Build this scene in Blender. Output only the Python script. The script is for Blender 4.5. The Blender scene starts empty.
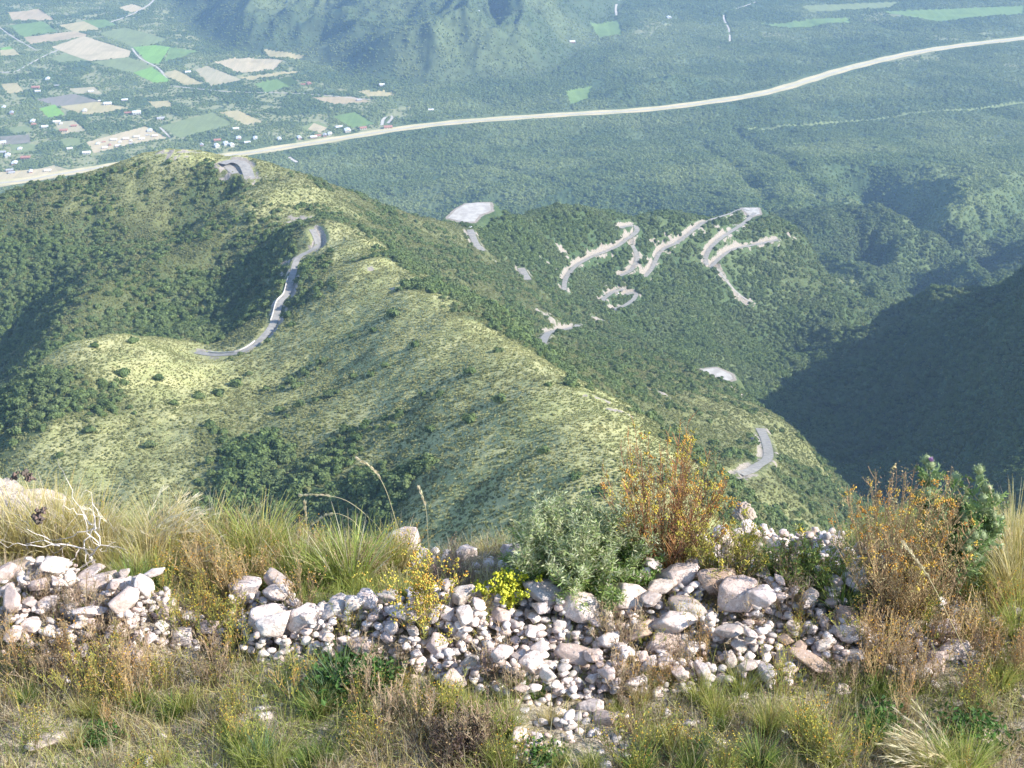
import math
SUN_EL = math.radians(35); SUN_AZ = math.radians(107)
HAZE = .68e-4
EXPO = 1.3
DENS = 1.0
import bpy, math, random, time
import numpy as np
T0 = time.time()
rng = np.random.default_rng(7)
random.seed(7)
R = math.radians
C = bpy.context.scene.collection
# ------------------------------------------------------------------ camera model
F_PX = 1407.0
PITCH = R(26.0)
CP, SP = math.cos(PITCH), math.sin(PITCH)

def ray(u, v):
    a = (u - 512) / F_PX
    b = -(v - 384) / F_PX
    d = np.array([a, CP + b * SP, -SP + b * CP])
    return d / np.linalg.norm(d)

def at(u, v, d):
    return ray(u, v) * d

def to_px(x, y, z):
    f = y * CP - z * SP
    up = y * SP + z * CP
    return 512 + F_PX * x / f, 384 - F_PX * up / f

# ------------------------------------------------------------------ noise
_perm = np.random.default_rng(3).permutation(4096)
_g = np.random.default_rng(4).uniform(0, 2 * np.pi, 4096)
_gx, _gy = np.cos(_g), np.sin(_g)

def _h(ix, iy):
    return _perm[(_perm[ix & 4095] + iy) & 4095]

def noise(x, y):
    x = np.asarray(x, float); y = np.asarray(y, float)
    ix = np.floor(x).astype(np.int64); iy = np.floor(y).astype(np.int64)
    fx = x - ix; fy = y - iy
    ux = fx * fx * fx * (fx * (fx * 6 - 15) + 10); uy = fy * fy * fy * (fy * (fy * 6 - 15) + 10)
    def g(dx, dy):
        k = _h(ix + dx, iy + dy)
        return _gx[k] * (fx - dx) + _gy[k] * (fy - dy)
    a = g(0, 0) * (1 - ux) + g(1, 0) * ux
    b = g(0, 1) * (1 - ux) + g(1, 1) * ux
    return (a * (1 - uy) + b * uy) * 1.5

def fbm(x, y, o=4, gain=.5):
    s = 0; a = 1
    for i in range(o):
        s = s + a * noise(x + 17.3 * i, y - 9.1 * i); x = x * 2.03; y = y * 2.03; a *= gain
    return s

def ridged(x, y, o=4):
    s = 0; a = 1
    for i in range(o):
        s = s + a * (1 - 2 * np.abs(noise(x + 7.7 * i, y + 3.1 * i))); x = x * 2.1; y = y * 2.1; a *= .5
    return s

_rv = np.random.default_rng(5).random((4096, 3))
def worley(x, y):
    """distance to the nearest and second nearest jittered cell point, and a random value of the nearest cell"""
    ix = np.floor(x).astype(np.int64); iy = np.floor(y).astype(np.int64)
    best = np.full(x.shape, 9.); val = np.zeros(x.shape)
    for dx in (-1, 0, 1):
        for dy in (-1, 0, 1):
            k = _h(ix + dx, iy + dy)
            d = np.hypot(ix + dx + _rv[k, 0] - x, iy + dy + _rv[k, 1] - y)
            m = d < best
            best = np.where(m, d, best); val = np.where(m, _rv[k, 2], val)
    return best, val

def sstep(a, b, x):
    t = np.clip((x - a) / (b - a), 0, 1)
    return t * t * (3 - 2 * t)

# ------------------------------------------------------------------ terrain control points (pixel, slant distance)
CTRL = """
620 432 500;580 398 550;540 370 600;480 332 680;420 292 775;380 268 850;340 235 930;650 465 468;680 500 440
120 333 800;70 350 780;30 400 740;0 440 720;160 335 815;95 338 795
150 420 710;100 480 660;200 470 650;320 480 592;420 480 532;400 400 646;300 400 714;500 450 519;560 470 464;100 540 610;20 500 670;420 440 578;640 432 800;662 452 780;685 472 745;604 385 800;565 355 890;525 338 975;600 415 525;560 384 575;510 352 640;450 312 728
230 358 815;250 352 815;280 320 850;290 280 895;318 242 950;297 220 985;255 185 1110;248 160 1210;180 150 1240;210 152 1235
300 350 790;340 320 800;360 360 740;250 400 760;200 380 775
100 165 1280;50 185 1300;0 200 1310;-60 212 1310
240 192 1130;200 215 1110;150 240 1080;110 263 1055;60 290 1020;40 330 1000
190 210 1190;120 250 1190;70 270 1165;20 310 1140;120 200 1230;60 220 1235;0 250 1220;0 345 1100
200 330 980;170 338 970;240 300 985;270 265 1010;285 240 1020;215 260 1055;150 300 1030;100 320 1000;60 345 960
0 390 960;30 360 960;100 345 930
340 195 1250;300 178 1230;430 222 1350;470 216 1440;490 207 1460;385 210 1300
400 240 1130;450 280 1080;500 330 1000;550 335 1150;360 225 1120;500 290 1170
590 395 750;620 425 700;700 430 860;765 450 770;650 400 870;760 520 700;800 500 800
560 209 1600;590 214 1630;530 207 1560;620 214 1650;700 213 1750;660 213 1700;755 209 1850;810 236 1890;870 266 1940;905 298 1990
700 300 1620;600 280 1540;640 330 1430;560 260 1480;500 250 1380;720 380 1180;740 385 1170;800 430 1010;845 492 890
650 250 1640;760 240 1790;800 300 1740;740 330 1560;850 300 1850;660 350 1330;700 350 1430;600 340 1320
760 378 1620;820 350 1640;880 308 1620;950 292 1500;1024 276 1350;1100 262 1230
850 440 1400;850 480 1290;900 400 1370;900 470 1220;950 350 1380;960 420 1210;1024 400 1120;1024 340 1200;1024 470 1000;950 500 1110
880 520 1180
900 300 2080;830 318 1950;960 262 2280;900 290 2150
950 232 2450;880 240 2450;820 215 2500;700 190 2900;500 190 3000;1024 200 2550;1024 180 2850;850 160 3200;600 150 3500;900 200 2800
"""
pts = []
for line in CTRL.strip().splitlines():
    for t in line.split(';'):
        u, v, d = map(float, t.split())
        pts.append(at(u, v, d))
WORLD = """
0 30 -30;-25 40 -47;25 40 -47;-13 22 -25;13 22 -25;-45 80 -92;45 80 -92;0 60 -62;0 100 -108;0 200 -200;0 300 -255;60 330 -248;-40 420 -264
-60 100 -110;60 100 -105;-100 200 -230;100 200 -215;-150 330 -300;140 330 -310
-100 440 -312;-250 450 -350
-20 0 -2;20 0 -2;-60 0 -10;60 0 -10;-200 0 -60;200 0 -20;-250 200 -260;250 200 -240
-350 600 -430;-600 900 -480;-500 700 -440;-600 300 -400;-700 1200 -470;-700 1500 -750;-500 1550 -720;-300 1550 -740;-150 1500 -700;0 1500 -640
120 1750 -760;-100 1800 -880;250 2000 -820;400 2200 -840;-600 2000 -980;-200 2300 -1040;200 2600 -960
250 600 -470;300 820 -570;320 960 -605;260 480 -430;200 560 -410
450 850 -500;600 900 -340;800 1100 -300;900 800 -170;1100 900 -150;700 600 -190;1200 1200 -150;400 350 -330;1000 1500 -600;900 1300 -340;1300 1300 -350
820 1750 -770;1000 2100 -850;1200 2400 -890;800 2100 -830
600 4200 -1150;-600 4200 -1150;0 4000 -1100;1400 4200 -1120;-1500 4200 -1150;-1500 2000 -1000;2000 3000 -900;2000 1500 -500;-1500 500 -600
"""
for line in WORLD.strip().splitlines():  # includes an unseen ridge at right, raised to cast shade on the right slope
    for t in line.split(';'):
        pts.append(np.array([float(q) for q in t.split()]))
P = np.array(pts)

CQ = 28.0
def _phi(dx, dy):
    return np.sqrt(dx * dx + dy * dy + CQ * CQ)
n = len(P)
A = np.zeros((n + 3, n + 3))
A[:n, :n] = _phi(P[:, None, 0] - P[None, :, 0], P[:, None, 1] - P[None, :, 1]) - np.eye(n) * 8.0
A[:n, n] = 1; A[:n, n + 1] = P[:, 0] / 1000; A[:n, n + 2] = P[:, 1] / 1000
A[n:, :n] = A[:n, n:].T
WT = np.linalg.solve(A, np.concatenate([P[:, 2], [0, 0, 0]]))

def rbf(x, y):
    out = np.full(x.shape, WT[n]) + WT[n + 1] * x / 1000 + WT[n + 2] * y / 1000
    x32 = x.astype(np.float32); y32 = y.astype(np.float32)
    acc = np.zeros(x.shape, np.float64)
    for i in range(n):
        acc += WT[i] * np.sqrt((x32 - np.float32(P[i, 0])) ** 2 + (y32 - np.float32(P[i, 1])) ** 2 + np.float32(CQ * CQ))
    return out + acc

def near_ground(x, y):
    """the verge under the camera: a low bank of rubble, then the drop"""
    z = -3.0 + .03 * fbm(x * 1.3, y * 1.3, 3)
    bank = .35 + .65 * (sstep(-.95, -.6, x) * (1 - sstep(1.2, 1.7, x)) + (1 - sstep(-1.35, -1.15, x)))
    z = z + .11 * bank * np.exp(-((y - 4.17 - .05 * np.sin(x * 1.7)) / .26) ** 2)
    z = z + .05 * sstep(-1.0, -1.9, x) * sstep(4.2, 5.0, y) + .05 * sstep(.8, 1.6, x) * sstep(4.2, 4.7, y)
    edge = 4.78 + .22 * sstep(-.95, -1.7, x) + .2 * sstep(1.2, 1.8, x) + .05 * np.sin(x * 2.1 + 1) + .04 * np.sin(x * 5)
    z = z - .62 * (np.sqrt((y - edge) ** 2 + .02) + (y - edge))
    return z

FARM = []
HILLS = []   # far hill polygons, filled below
STAMPS = []  # (polyline xy, depth, width)

def polydist(x, y, pl, closed=False):
    d = np.full(x.shape, 1e9)
    m = len(pl)
    for i in range(m if closed else m - 1):
        ax, ay = pl[i][0], pl[i][1]; bx, by = pl[(i + 1) % m][0], pl[(i + 1) % m][1]
        L = (bx - ax) ** 2 + (by - ay) ** 2 + 1e-9
        t = np.clip(((x - ax) * (bx - ax) + (y - ay) * (by - ay)) / L, 0, 1)
        d = np.minimum(d, np.hypot(x - ax - t * (bx - ax), y - ay - t * (by - ay)))
    return d

def inpoly(x, y, pl):
    r = np.zeros(x.shape, bool); m = len(pl)
    for i in range(m):
        x1, y1 = pl[i][0], pl[i][1]; x2, y2 = pl[(i + 1) % m][0], pl[(i + 1) % m][1]
        c = (y1 > y) != (y2 > y)
        with np.errstate(divide='ignore', invalid='ignore'):
            r ^= c & (x < (x2 - x1) * (y - y1) / (y2 - y1 + 1e-12) + x1)
    return r

PLAIN = -1000.0
def H(x, y, full=True):
    x = np.asarray(x, float); y = np.asarray(y, float)
    r = np.hypot(x, y)
    z = np.full(x.shape, PLAIN)
    m = r < 5200
    if m.any():
        xm, ym = x[m], y[m]
        b = rbf(xm, ym)
        # erosion: ribs and gullies, bigger away from the crest lines
        rr = r[m]
        w = sstep(60, 300, rr) * (1 - sstep(2600, 3300, rr))
        wx = xm + 40 * noise(xm / 170, ym / 170 + 5); wy = ym + 40 * noise(xm / 170 + 9, ym / 170)
        b = b + w * ((1.5 + 4 * sstep(850, 1000, rr)) * (ridged(wx / 150, wy / 150, 4) - .6) + 2.0 * fbm(xm / 34, ym / 34, 3))
        right = sstep(790, 900, 512 + F_PX * xm / np.maximum(ym * 1.02, 1)) * sstep(1000, 1250, rr)
        b = b + w * right * 24 * (ridged(wx / 170 + 5, wy / 170, 4) - 1.0)
        # ease into the plain
        k = 22.0
        dz = b - PLAIN
        b = PLAIN + .5 * (dz + np.sqrt(dz * dz + k * k)) - sstep(3300, 5000, rr) * 2
        if FARM: b = b + sstep(2300, 2700, rr) * (9 * fbm(xm / 260 + 3, ym / 260, 3) - 7 * np.maximum(0, ridged(xm / 330 + ym / 900, ym / 620, 3) - .75)) * (1 - .97 * sstep(0, 150, np.where(inpoly(xm, ym, FARM[0]), polydist(xm, ym, FARM[0], True), 0))) * (1 - sstep(-160, -20, -polydist(xm, ym, FARM[1])))
        z[m] = b
    for pl, h, soft, sc in HILLS:
        bb = (x > pl[:, 0].min() - 50) & (x < pl[:, 0].max() + 50) & (y > pl[:, 1].min() - 50) & (y < pl[:, 1].max() + 50)
        if bb.any():
            xb, yb = x[bb], y[bb]
            ins = inpoly(xb, yb, pl)
            e = np.where(ins, polydist(xb, yb, pl, True), 0)
            wx = xb + .25 * sc * noise(xb / sc, yb / sc); wy = yb + .25 * sc * noise(xb / sc + 7, yb / sc)
            rg = ridged(wx / sc + 3, wy / sc + 1, 4)
            z[bb] += h * (sstep(0, soft, e)) * np.maximum(.1, .42 + .62 * rg)
    for pl, dep, wid in STAMPS:
        pa = np.asarray(pl)
        bb = (x > pa[:, 0].min() - 4 * wid) & (x < pa[:, 0].max() + 4 * wid) & (y > pa[:, 1].min() - 4 * wid) & (y < pa[:, 1].max() + 4 * wid)
        if bb.any():
            d = polydist(x[bb], y[bb], pl)
            z[bb] -= dep * np.exp(-(d / wid) ** 2)
    nb = r < 60
    if nb.any():
        w = sstep(9, 45, r[nb])
        back = sstep(-2, 2, y[nb])
        z[nb] = (1 - w) * near_ground(x[nb], np.maximum(y[nb], -5)) + w * z[nb]
    if full and ROADFIX:
        z = road_fix(x, y, z)[0]
    return z

ROADFIX = []  # (samples xyz array, half width, blend)
def road_fix(x, y, z):
    rock = np.zeros(x.shape); ver = np.zeros(x.shape)
    for S, hw, bl in ROADFIX:
        pa = S
        bb = np.nonzero((x > pa[:, 0].min() - bl) & (x < pa[:, 0].max() + bl) & (y > pa[:, 1].min() - bl) & (y < pa[:, 1].max() + bl))
        if len(bb[0]) == 0: continue
        xb, yb = x[bb], y[bb]
        best = np.full(xb.shape, 1e9); zr = np.zeros(xb.shape)
        for i in range(len(pa) - 1):
            ax, ay, az = pa[i]; bx, by, bz = pa[i + 1]
            L = (bx - ax) ** 2 + (by - ay) ** 2 + 1e-9
            t = np.clip(((xb - ax) * (bx - ax) + (yb - ay) * (by - ay)) / L, 0, 1)
            d = np.hypot(xb - ax - t * (bx - ax), yb - ay - t * (by - ay))
            m = d < best
            best[m] = d[m]; zr[m] = (az + t * (bz - az))[m]
        w = 1 - sstep(hw, bl, best)
        zz = z[bb]
        diff = zz - zr
        z[bb] = zz * (1 - w) + zr * w
        steep = np.clip(np.abs(diff) / 2.0, 0, 1)
        k = sstep(hw - 2, hw, best) * (1 - sstep(hw + 1, bl, best)) * np.clip(.05 + .75 * steep * (diff > 0) + .25 * steep + .8 * noise(xb / 15, yb / 15), 0, 1)
        rock[bb] = np.maximum(rock[bb], k)
        ver[bb] = np.maximum(ver[bb], (best < hw + 1.5))
    return z, rock, ver

def hit(u, v, dmin=150, dmax=9000, full=False):
    """where the sight line through a pixel of the reference meets the land"""
    d = ray(u, v)
    t = np.geomspace(dmin, dmax, 2600)
    h = H(d[0] * t, d[1] * t, full)
    below = d[2] * t < h
    if not below.any(): return d * dmax
    i = int(np.argmax(below))
    if i == 0: return d * t[0]
    a = d[2] * t[i - 1] - h[i - 1]; b = d[2] * t[i] - h[i]
    s = t[i - 1] + (t[i] - t[i - 1]) * a / (a - b)
    return d * s
def hits(s, **k):
    return np.array([hit(*map(float, q.split(',')), **k) for q in s.split()])
def flat(s, z=PLAIN):
    out = []
    for q in s.split():
        u, v = map(float, q.split(','))
        d = ray(u, v); out.append(d * (z / d[2]))
    return np.array(out)
# ------------------------------------------------------------------ far hills, gullies
FARM.append(flat('-160,230 -20,190 60,182 225,162 330,150 440,128 440,100 400,84 330,80 280,60 215,50 160,10 150,-40 -160,-60')[:, :2])
FARM.append(flat('-120,196 -40,187 20,182 60,175 140,163 225,157 300,146 400,130 500,120 560,116 640,111 700,104 770,92 850,68 930,50 1024,38 1200,24')[:, :2])
HILLS.append((flat('350,76 380,82 425,86 500,82 552,74 585,48 605,20 640,-10 640,-60 160,-60 160,0 185,30 225,50 290,58 330,68')[:, :2], 125., 240., 470.))
HILLS.append((flat('565,110 620,105 700,96 730,84 690,76 640,80 600,90')[:, :2], 30., 150., 260.))
HILLS.append((flat('345,165 370,150 440,143 500,148 490,160 420,172')[:, :2], 13., 120., 200.))
HILLS.append((flat('-60,-5 20,-2 80,-8 120,-30 60,-60 -200,-60')[:, :2], 60., 300., 400.))
ST = [('866,172 890,188 925,200 975,200 1040,186 1090,170', 85., 66.), ('850,248 905,250 950,246 1000,238 1060,215', 42., 55.),
      ('735,128 765,150 800,172 830,200', 12., 22.), ('700,140 740,170 770,200', 9., 18.), ('470,160 520,172 560,185', 9., 20.), ('880,305 930,275 990,262 1050,250', 35., 40.)]
for s, dep, wid in ST:
    STAMPS.append((hits(s)[:, :2], dep, wid))

# ------------------------------------------------------------------ roads: pixel way-points -> points on the land
def smooth(Pn, step=5.0):
    Pn = np.asarray(Pn)
    # catmull-rom then even spacing
    Q = [Pn[0]]
    for i in range(len(Pn) - 1):
        p0 = Pn[max(i - 1, 0)]; p1 = Pn[i]; p2 = Pn[i + 1]; p3 = Pn[min(i + 2, len(Pn) - 1)]
        for t in np.linspace(0, 1, 14)[1:]:
            Q.append(.5 * ((2 * p1) + (-p0 + p2) * t + (2 * p0 - 5 * p1 + 4 * p2 - p3) * t * t + (-p0 + 3 * p1 - 3 * p2 + p3) * t ** 3))
    Q = np.array(Q)
    s = np.concatenate([[0], np.cumsum(np.hypot(*np.diff(Q[:, :2], axis=0).T))])
    m = max(3, int(s[-1] / step))
    t = np.linspace(0, s[-1], m)
    return np.stack([np.interp(t, s, Q[:, k]) for k in range(3)], 1)
def soft_z(S, k=9):
    z = np.pad(S[:, 2], k, mode='edge')
    S = S.copy(); S[:, 2] = np.convolve(z, np.ones(2 * k + 1) / (2 * k + 1), 'valid'); return S

for s, dep, wid in [('215,195 185,215 150,238 110,258 60,296 0,350', 15., 30.), ('305,248 280,268 250,292 215,322 190,340', 12., 26.), ('20,300 0,330 -30,380', 14., 40.), ('330,262 300,285 290,300', 5., 20.)]:
    STAMPS.append((hits(s, dmin=800)[:, :2], dep, wid))
ROADS = [  # (way-points, width in metres)
 ('196,353 222,357 240,352 258,340 272,325 280,306 288,288 296,268 310,250 318,240 312,229 300,221 297,218', 4.4),
 ('222,165 231,160 241,161 246,168 250,180', 9.),
 ('236,176 231,170 226,162', 7.),
 ('470,230 476,243 483,252', 6.5),
 ('521,268 528,280', 7.), ('541,345 549,333 562,330 578,327', 5.5), ('592,394 606,408 620,424', 6.),
 ('564,290 566,278 576,266 590,258 604,252 618,246 628,238', 5.),
 ('628,238 637,232 632,226 620,227', 6.),
 ('632,243 637,258 632,270 620,276', 5.), ('602,300 612,293 624,290', 5.), ('612,309 624,306 636,297 632,292 626,294', 5.),
 ('645,277 652,268 658,256 664,248 676,244 688,234 704,222', 5.), ('704,222 718,216 736,212 750,210', 3.6),
 ('707,268 706,256 714,244 730,232 746,222 755,212', 5.5), ('710,268 722,256 734,249 754,245 778,240 802,234', 5.),
 ('740,472 756,466 768,458 766,442 760,430', 6.),
 ('716,264 732,288 752,306', 4.),
]
road_s = []
for s, w in ROADS:
    P_h = hits(s, dmin=640 if s.startswith('592') else 420); dd_ = np.linalg.norm(P_h, axis=1)
    P_h = P_h[dd_ < min(2150, np.median(dd_) * 1.16)]
    if len(P_h) < 2: continue
    S = soft_z(smooth(P_h, 4.0), 5)
    road_s.append((S, w))
LOTS = [('448,218 456,210 466,204 478,203 490,203 491,211 480,215 474,222 462,222', 'lot'),
        ('702,370 716,368 730,374 733,379 722,384 712,384 704,377', 'lot'),
        ('742,208 758,208 760,214 750,217', 'lot')]
lot_p = []
for (s, _), D_ in zip(LOTS, (1440, 1180, 1850)):
    cc = np.array([[float(k) for k in q.split(',')] for q in s.split()]).mean(0)
    z = at(cc[0], cc[1], D_)[2]
    lot_p.append((flat(s, z), z))
ROCKS = [(562, 250, 13), (566, 256, 10), (590, 253, 12), (605, 248, 12), (612, 290, 17), (604, 294, 12), (622, 287, 12), (660, 246, 15), (675, 238, 14), (650, 262, 12), (640, 268, 12), (664, 252, 10), (735, 243, 13), (720, 228, 12), (738, 226, 12), (770, 239, 13), (790, 236, 14), (748, 246, 10), (710, 262, 12),
 (548, 316, 15), (555, 323, 13), (562, 320, 10), (735, 389, 13), (745, 393, 12), (750, 398, 9), (735, 294, 9), (745, 303, 9), (740, 299, 7), (597, 318, 10), (601, 322, 8), (655, 391, 9), (478, 247, 12), (470, 234, 10), (545, 262, 9), (565, 205, 7), (700, 228, 10), (690, 232, 10), (655, 283, 8), (662, 288, 7), (534, 272, 9), (640, 255, 9), (634, 265, 12), (750, 300, 6), (300, 218, 12), (288, 265, 9), (305, 224, 10), (252, 180, 10), (236, 172, 12), (620, 412, 7), (598, 398, 7), (742, 470, 10), (760, 462, 8), (770, 436, 8), (205, 352, 9), (178, 152, 15), (190, 152, 12), (165, 152, 10), (370, 268, 5), (395, 288, 5), (230, 178, 8)]
rk_s = [(*hit(u, v, dmin=430)[:2], r_ * (.72 if u > 500 and v < 330 else .9)) for u, v, r_ in ROCKS]
print('roads', time.time() - T0)
for S, w in road_s:
    ROADFIX.append((S, w * .5 + .8, w * .5 + 6))

# ------------------------------------------------------------------ cover of the land: straw grass / scrub / wood, at sample places
COV = """
350,250,.9,.1;345,245,1,0;365,265,1,0;385,290,1,0;350,280,.8,.1;400,305,1,0;440,325,1,0;400,300,1,.05;480,350,1,.05;560,410,.95,.05;600,430,.9,.05;440,350,.85,.08;360,300,.7,.2;330,350,.7,.25;400,400,.75,.15;500,430,.8,.15
300,390,.65,.2;250,400,.6,.2;200,390,.75,.1;160,370,.9,.08;120,345,.95,.05;160,345,.95,.05;90,370,.6,.2;140,420,.6,.12;60,450,.7,.1;100,470,.65,.1;180,440,.6,.2;160,480,.6,.2;30,420,.2,.7
430,455,.65,.15;455,500,.65,.15;410,465,.5,.3;300,428,.6,.2;350,425,.6,.2;250,430,.55,.2;190,450,.65,.15;250,460,.1,.95;300,480,.05,1;350,480,.05,1;390,490,.1,.95;280,450,.1,.9;230,445,.3,.6;430,480,.6,.2;470,480,.7,.2;340,445,.4,.4;380,445,.6,.3;420,440,.75,.15
30,390,.1,.9;60,395,.2,.7;15,330,.05,.9;40,260,.2,.7;20,220,.3,.5;60,200,.45,.4;120,180,.5,.35;180,165,.5,.3;180,150,1,.0;200,153,.95,.05;150,200,.45,.35;80,230,.25,.6
120,230,.3,.5;200,190,.3,.6;150,270,.3,.5;200,240,.4,.4;110,290,.35,.5;180,300,.2,.7;240,220,.55,.3;270,190,.6,.3;230,250,.35,.5;210,310,.1,.9;270,270,.1,.8;240,320,.1,.85;300,245,.1,.8;320,262,.15,.7;305,285,.2,.6
300,270,.4,.5;320,290,.4,.4;330,235,.7,.2;285,200,.6,.3;350,212,.5,.3;300,190,.6,.2;400,232,.35,.45;380,245,.2,.65;400,262,.15,.75;440,290,.12,.8;450,250,.3,.5;500,325,.2,.65;540,300,.3,.5;560,340,.35,.45;430,225,.45,.3;500,290,.3,.5;470,270,.4,.4;470,305,.15,.75;530,345,.2,.6;360,225,.3,.5
600,370,.35,.5;650,400,.4,.4;700,420,.45,.35;750,430,.5,.3;700,460,.4,.4;780,470,.45,.35;740,500,.35,.5;820,490,.3,.6;620,340,.3,.6
520,230,.08,.9;600,230,.08,.9;560,270,.12,.9;650,280,.1,.9;700,320,.1,.9;600,300,.2,.7;750,280,.15,.8;800,270,.35,.6;840,280,.4,.5;700,225,.15,.85;780,330,.1,.9;680,350,.15,.85;720,240,.15,.8
900,350,.05,.9;950,400,.05,.9;1000,350,.05,.9;850,420,.05,.9;1000,450,.05,.9;820,370,.05,.9;900,460,.05,.95;1010,290,.1,.8;880,290,.1,.9;950,240,.1,.9
"""
CV = []
for line in COV.strip().splitlines():
    for t in line.split(';'):
        u, v, a, b = map(float, t.split(','))
        h_ = hit(u, v, dmin=380)
        CV.append((h_[0], h_[1], a, b))
CV = np.array(CV)
def cover(x, y):
    x = np.asarray(x, float); y = np.asarray(y, float)
    xx = x + 16 * fbm(x / 60, y / 60, 3); yy = y + 16 * fbm(x / 60 + 40, y / 60, 3)
    ws = np.zeros(x.shape); s = np.zeros(x.shape); f = np.zeros(x.shape)
    for cx, cy, a, b in CV:
        w = 1 / ((xx - cx) ** 2 + (yy - cy) ** 2 + 120.) ** 2
        ws += w; s += w * a; f += w * b
    s /= ws; f /= ws
    r = np.hypot(x, y)
    far = sstep(2050, 2350, r); s = s * (1 - far); f = f * (1 - far) + far
    near = 1 - sstep(150, 300, r); s = s * (1 - near) + .6 * near; f = f * (1 - near) + .3 * near
    return s, f

# ------------------------------------------------------------------ farmland of the plain (pixel outlines, colour key)
FIELDS = """
green|8,25 43,21 58,31 23,37
pink|23,37 74,31 90,35 58,41 31,44
tan|57,25 84,21 101,29 76,32
green|82,20 105,19 117,25 98,28
olive|98,33 125,27 168,39 156,44 133,47
bright|133,47 156,45 170,47 160,64 148,63
green|170,47 198,49 186,56 164,62
pale|51,47 84,36 131,51 129,57 90,61 72,55
olive|49,58 66,53 90,61 59,63
olive|90,62 129,57 156,68 133,74
bright|133,73 152,67 172,82 156,84
tan|163,74 176,70 203,84 184,86
straw|195,70 207,66 242,80 211,87
pale|215,62 234,58 270,58 283,62 273,70 238,73
tan|238,78 297,70 301,72 250,80
green|254,84 291,76 299,84 266,93
straw|276,79 291,76 299,84 290,87
tan|264,51 305,57 297,59 270,57
tan|357,91 391,92 395,96 368,97
pink|309,98 352,97 371,102 336,105
green|332,117 355,113 375,125 352,129
olive|160,127 213,113 234,125 180,139
tan|219,113 238,111 264,123 246,126
pale|86,143 145,127 168,139 133,145 94,154
violet|35,100 74,94 102,102 59,107
tan|59,107 98,102 129,109 86,116
bright|39,109 55,105 65,115 49,119
straw|66,89 94,87 102,94 78,94
tan|0,84 17,83 24,92 8,94
violet|0,137 29,135 31,143 2,146
tan|148,102 170,101 172,107 156,109
olive|10,145 35,145 39,152 12,154
straw|23,174 54,166 74,172 39,178
pink|8,12 39,10 55,20 12,20
straw|54,123 74,121 86,131 62,135
pale|314,124 328,129 320,134 308,130
olive|8,128 28,126 34,132 12,134
tan|0,50 14,49 20,55 0,56
pale|118,8 132,4 146,9 130,13
olive|60,140 80,138 84,146 66,148
pale|-30,176 55,168 62,178 0,188 -30,190
bright|0,48 10,46 16,52 2,54
olive|300,128 318,122 330,128 312,134
green|566,92 592,84 588,100 570,106
green|760,22 850,16 850,24 790,28
green|880,12 1024,6 1024,14 940,20
olive|800,6 900,2 890,8 812,12
green|590,24 618,20 622,34 600,36
olive|748,131 850,120 950,110 1030,100 1030,102 950,112 850,122 748,133
"""
FLD = []
for line in FIELDS.strip().splitlines():
    c, s = line.split('|')
    p3 = flat(s)
    FLD.append((c, p3[:, :2]))
TRACKS = [('0,72 14,72 26,66 44,56 62,48 82,38', 6.), ('132,48 140,58 158,68 166,78', 6.), ('110,22 132,14 150,4 160,-8', 7.),
          ('382,126 384,119 393,117 388,124', 8.), ('160,128 170,138', 5.), ('284,152 290,158 297,162', 7.), ('617,14 616,6 622,-4', 8.), ('730,40 729,28 724,14 740,8 756,2', 6.),
          ('-10,20 12,36 36,50', 4.), ('170,86 230,92 300,94 370,100', 5.)]
TRK = [(smooth(flat(s), 20.), w) for s, w in TRACKS]
HWY = smooth(flat('-120,196 -40,187 20,182 60,175 140,163 225,157 300,146 350,138 400,130 450,124 500,120 560,116 640,111 700,104 770,92 850,68 930,50 1024,38 1100,30 1200,24'), 18.)
# ------------------------------------------------------------------ Blender helpers
def mesh_np(name, V, Fq, mats=(), smooth_=True, cols=None, parent=None, link=True, attr='col'):
    """V (n,3), Fq (m,3|4) array or list of arrays -> object"""
    me = bpy.data.meshes.new(name)
    V = np.ascontiguousarray(V, np.float32)
    if not isinstance(Fq, list): Fq = [Fq]
    Fq = [np.ascontiguousarray(f, np.int32) for f in Fq if len(f)]
    tot = np.concatenate([np.full(len(f), f.shape[1], np.int32) for f in Fq])
    loops = np.concatenate([f.ravel() for f in Fq])
    me.vertices.add(len(V)); me.vertices.foreach_set('co', V.ravel())
    me.loops.add(len(loops)); me.loops.foreach_set('vertex_index', loops)
    me.polygons.add(len(tot))
    st = np.concatenate([[0], np.cumsum(tot)[:-1]]).astype(np.int32)
    me.polygons.foreach_set('loop_start', st); me.polygons.foreach_set('loop_total', tot)
    me.update(calc_edges=True)
    me.polygons.foreach_set('use_smooth', np.full(len(tot), bool(smooth_)))
    if cols is not None:
        c = np.ones((len(V), 4), np.float32); c[:, :cols.shape[1]] = cols
        a = me.color_attributes.new(attr, 'FLOAT_COLOR', 'POINT'); a.data.foreach_set('color', c.ravel())
    for m in (mats if isinstance(mats, (list, tuple)) else [mats]): me.materials.append(m)
    me.validate(clean_customdata=False) if False else None
    o = bpy.data.objects.new(name, me)
    if link: C.objects.link(o)
    if parent is not None: o.parent = parent
    return o

def tag(o, label=None, cat=None, group=None, kind=None):
    if label: o['label'] = label
    if cat: o['category'] = cat
    if group: o['group'] = group
    if kind: o['kind'] = kind
    return o

def empty(name, loc=(0, 0, 0), rz=0):
    o = bpy.data.objects.new(name, None); C.objects.link(o); o.location = loc; o.rotation_euler = (0, 0, rz)
    o.empty_display_size = .1
    return o

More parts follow.
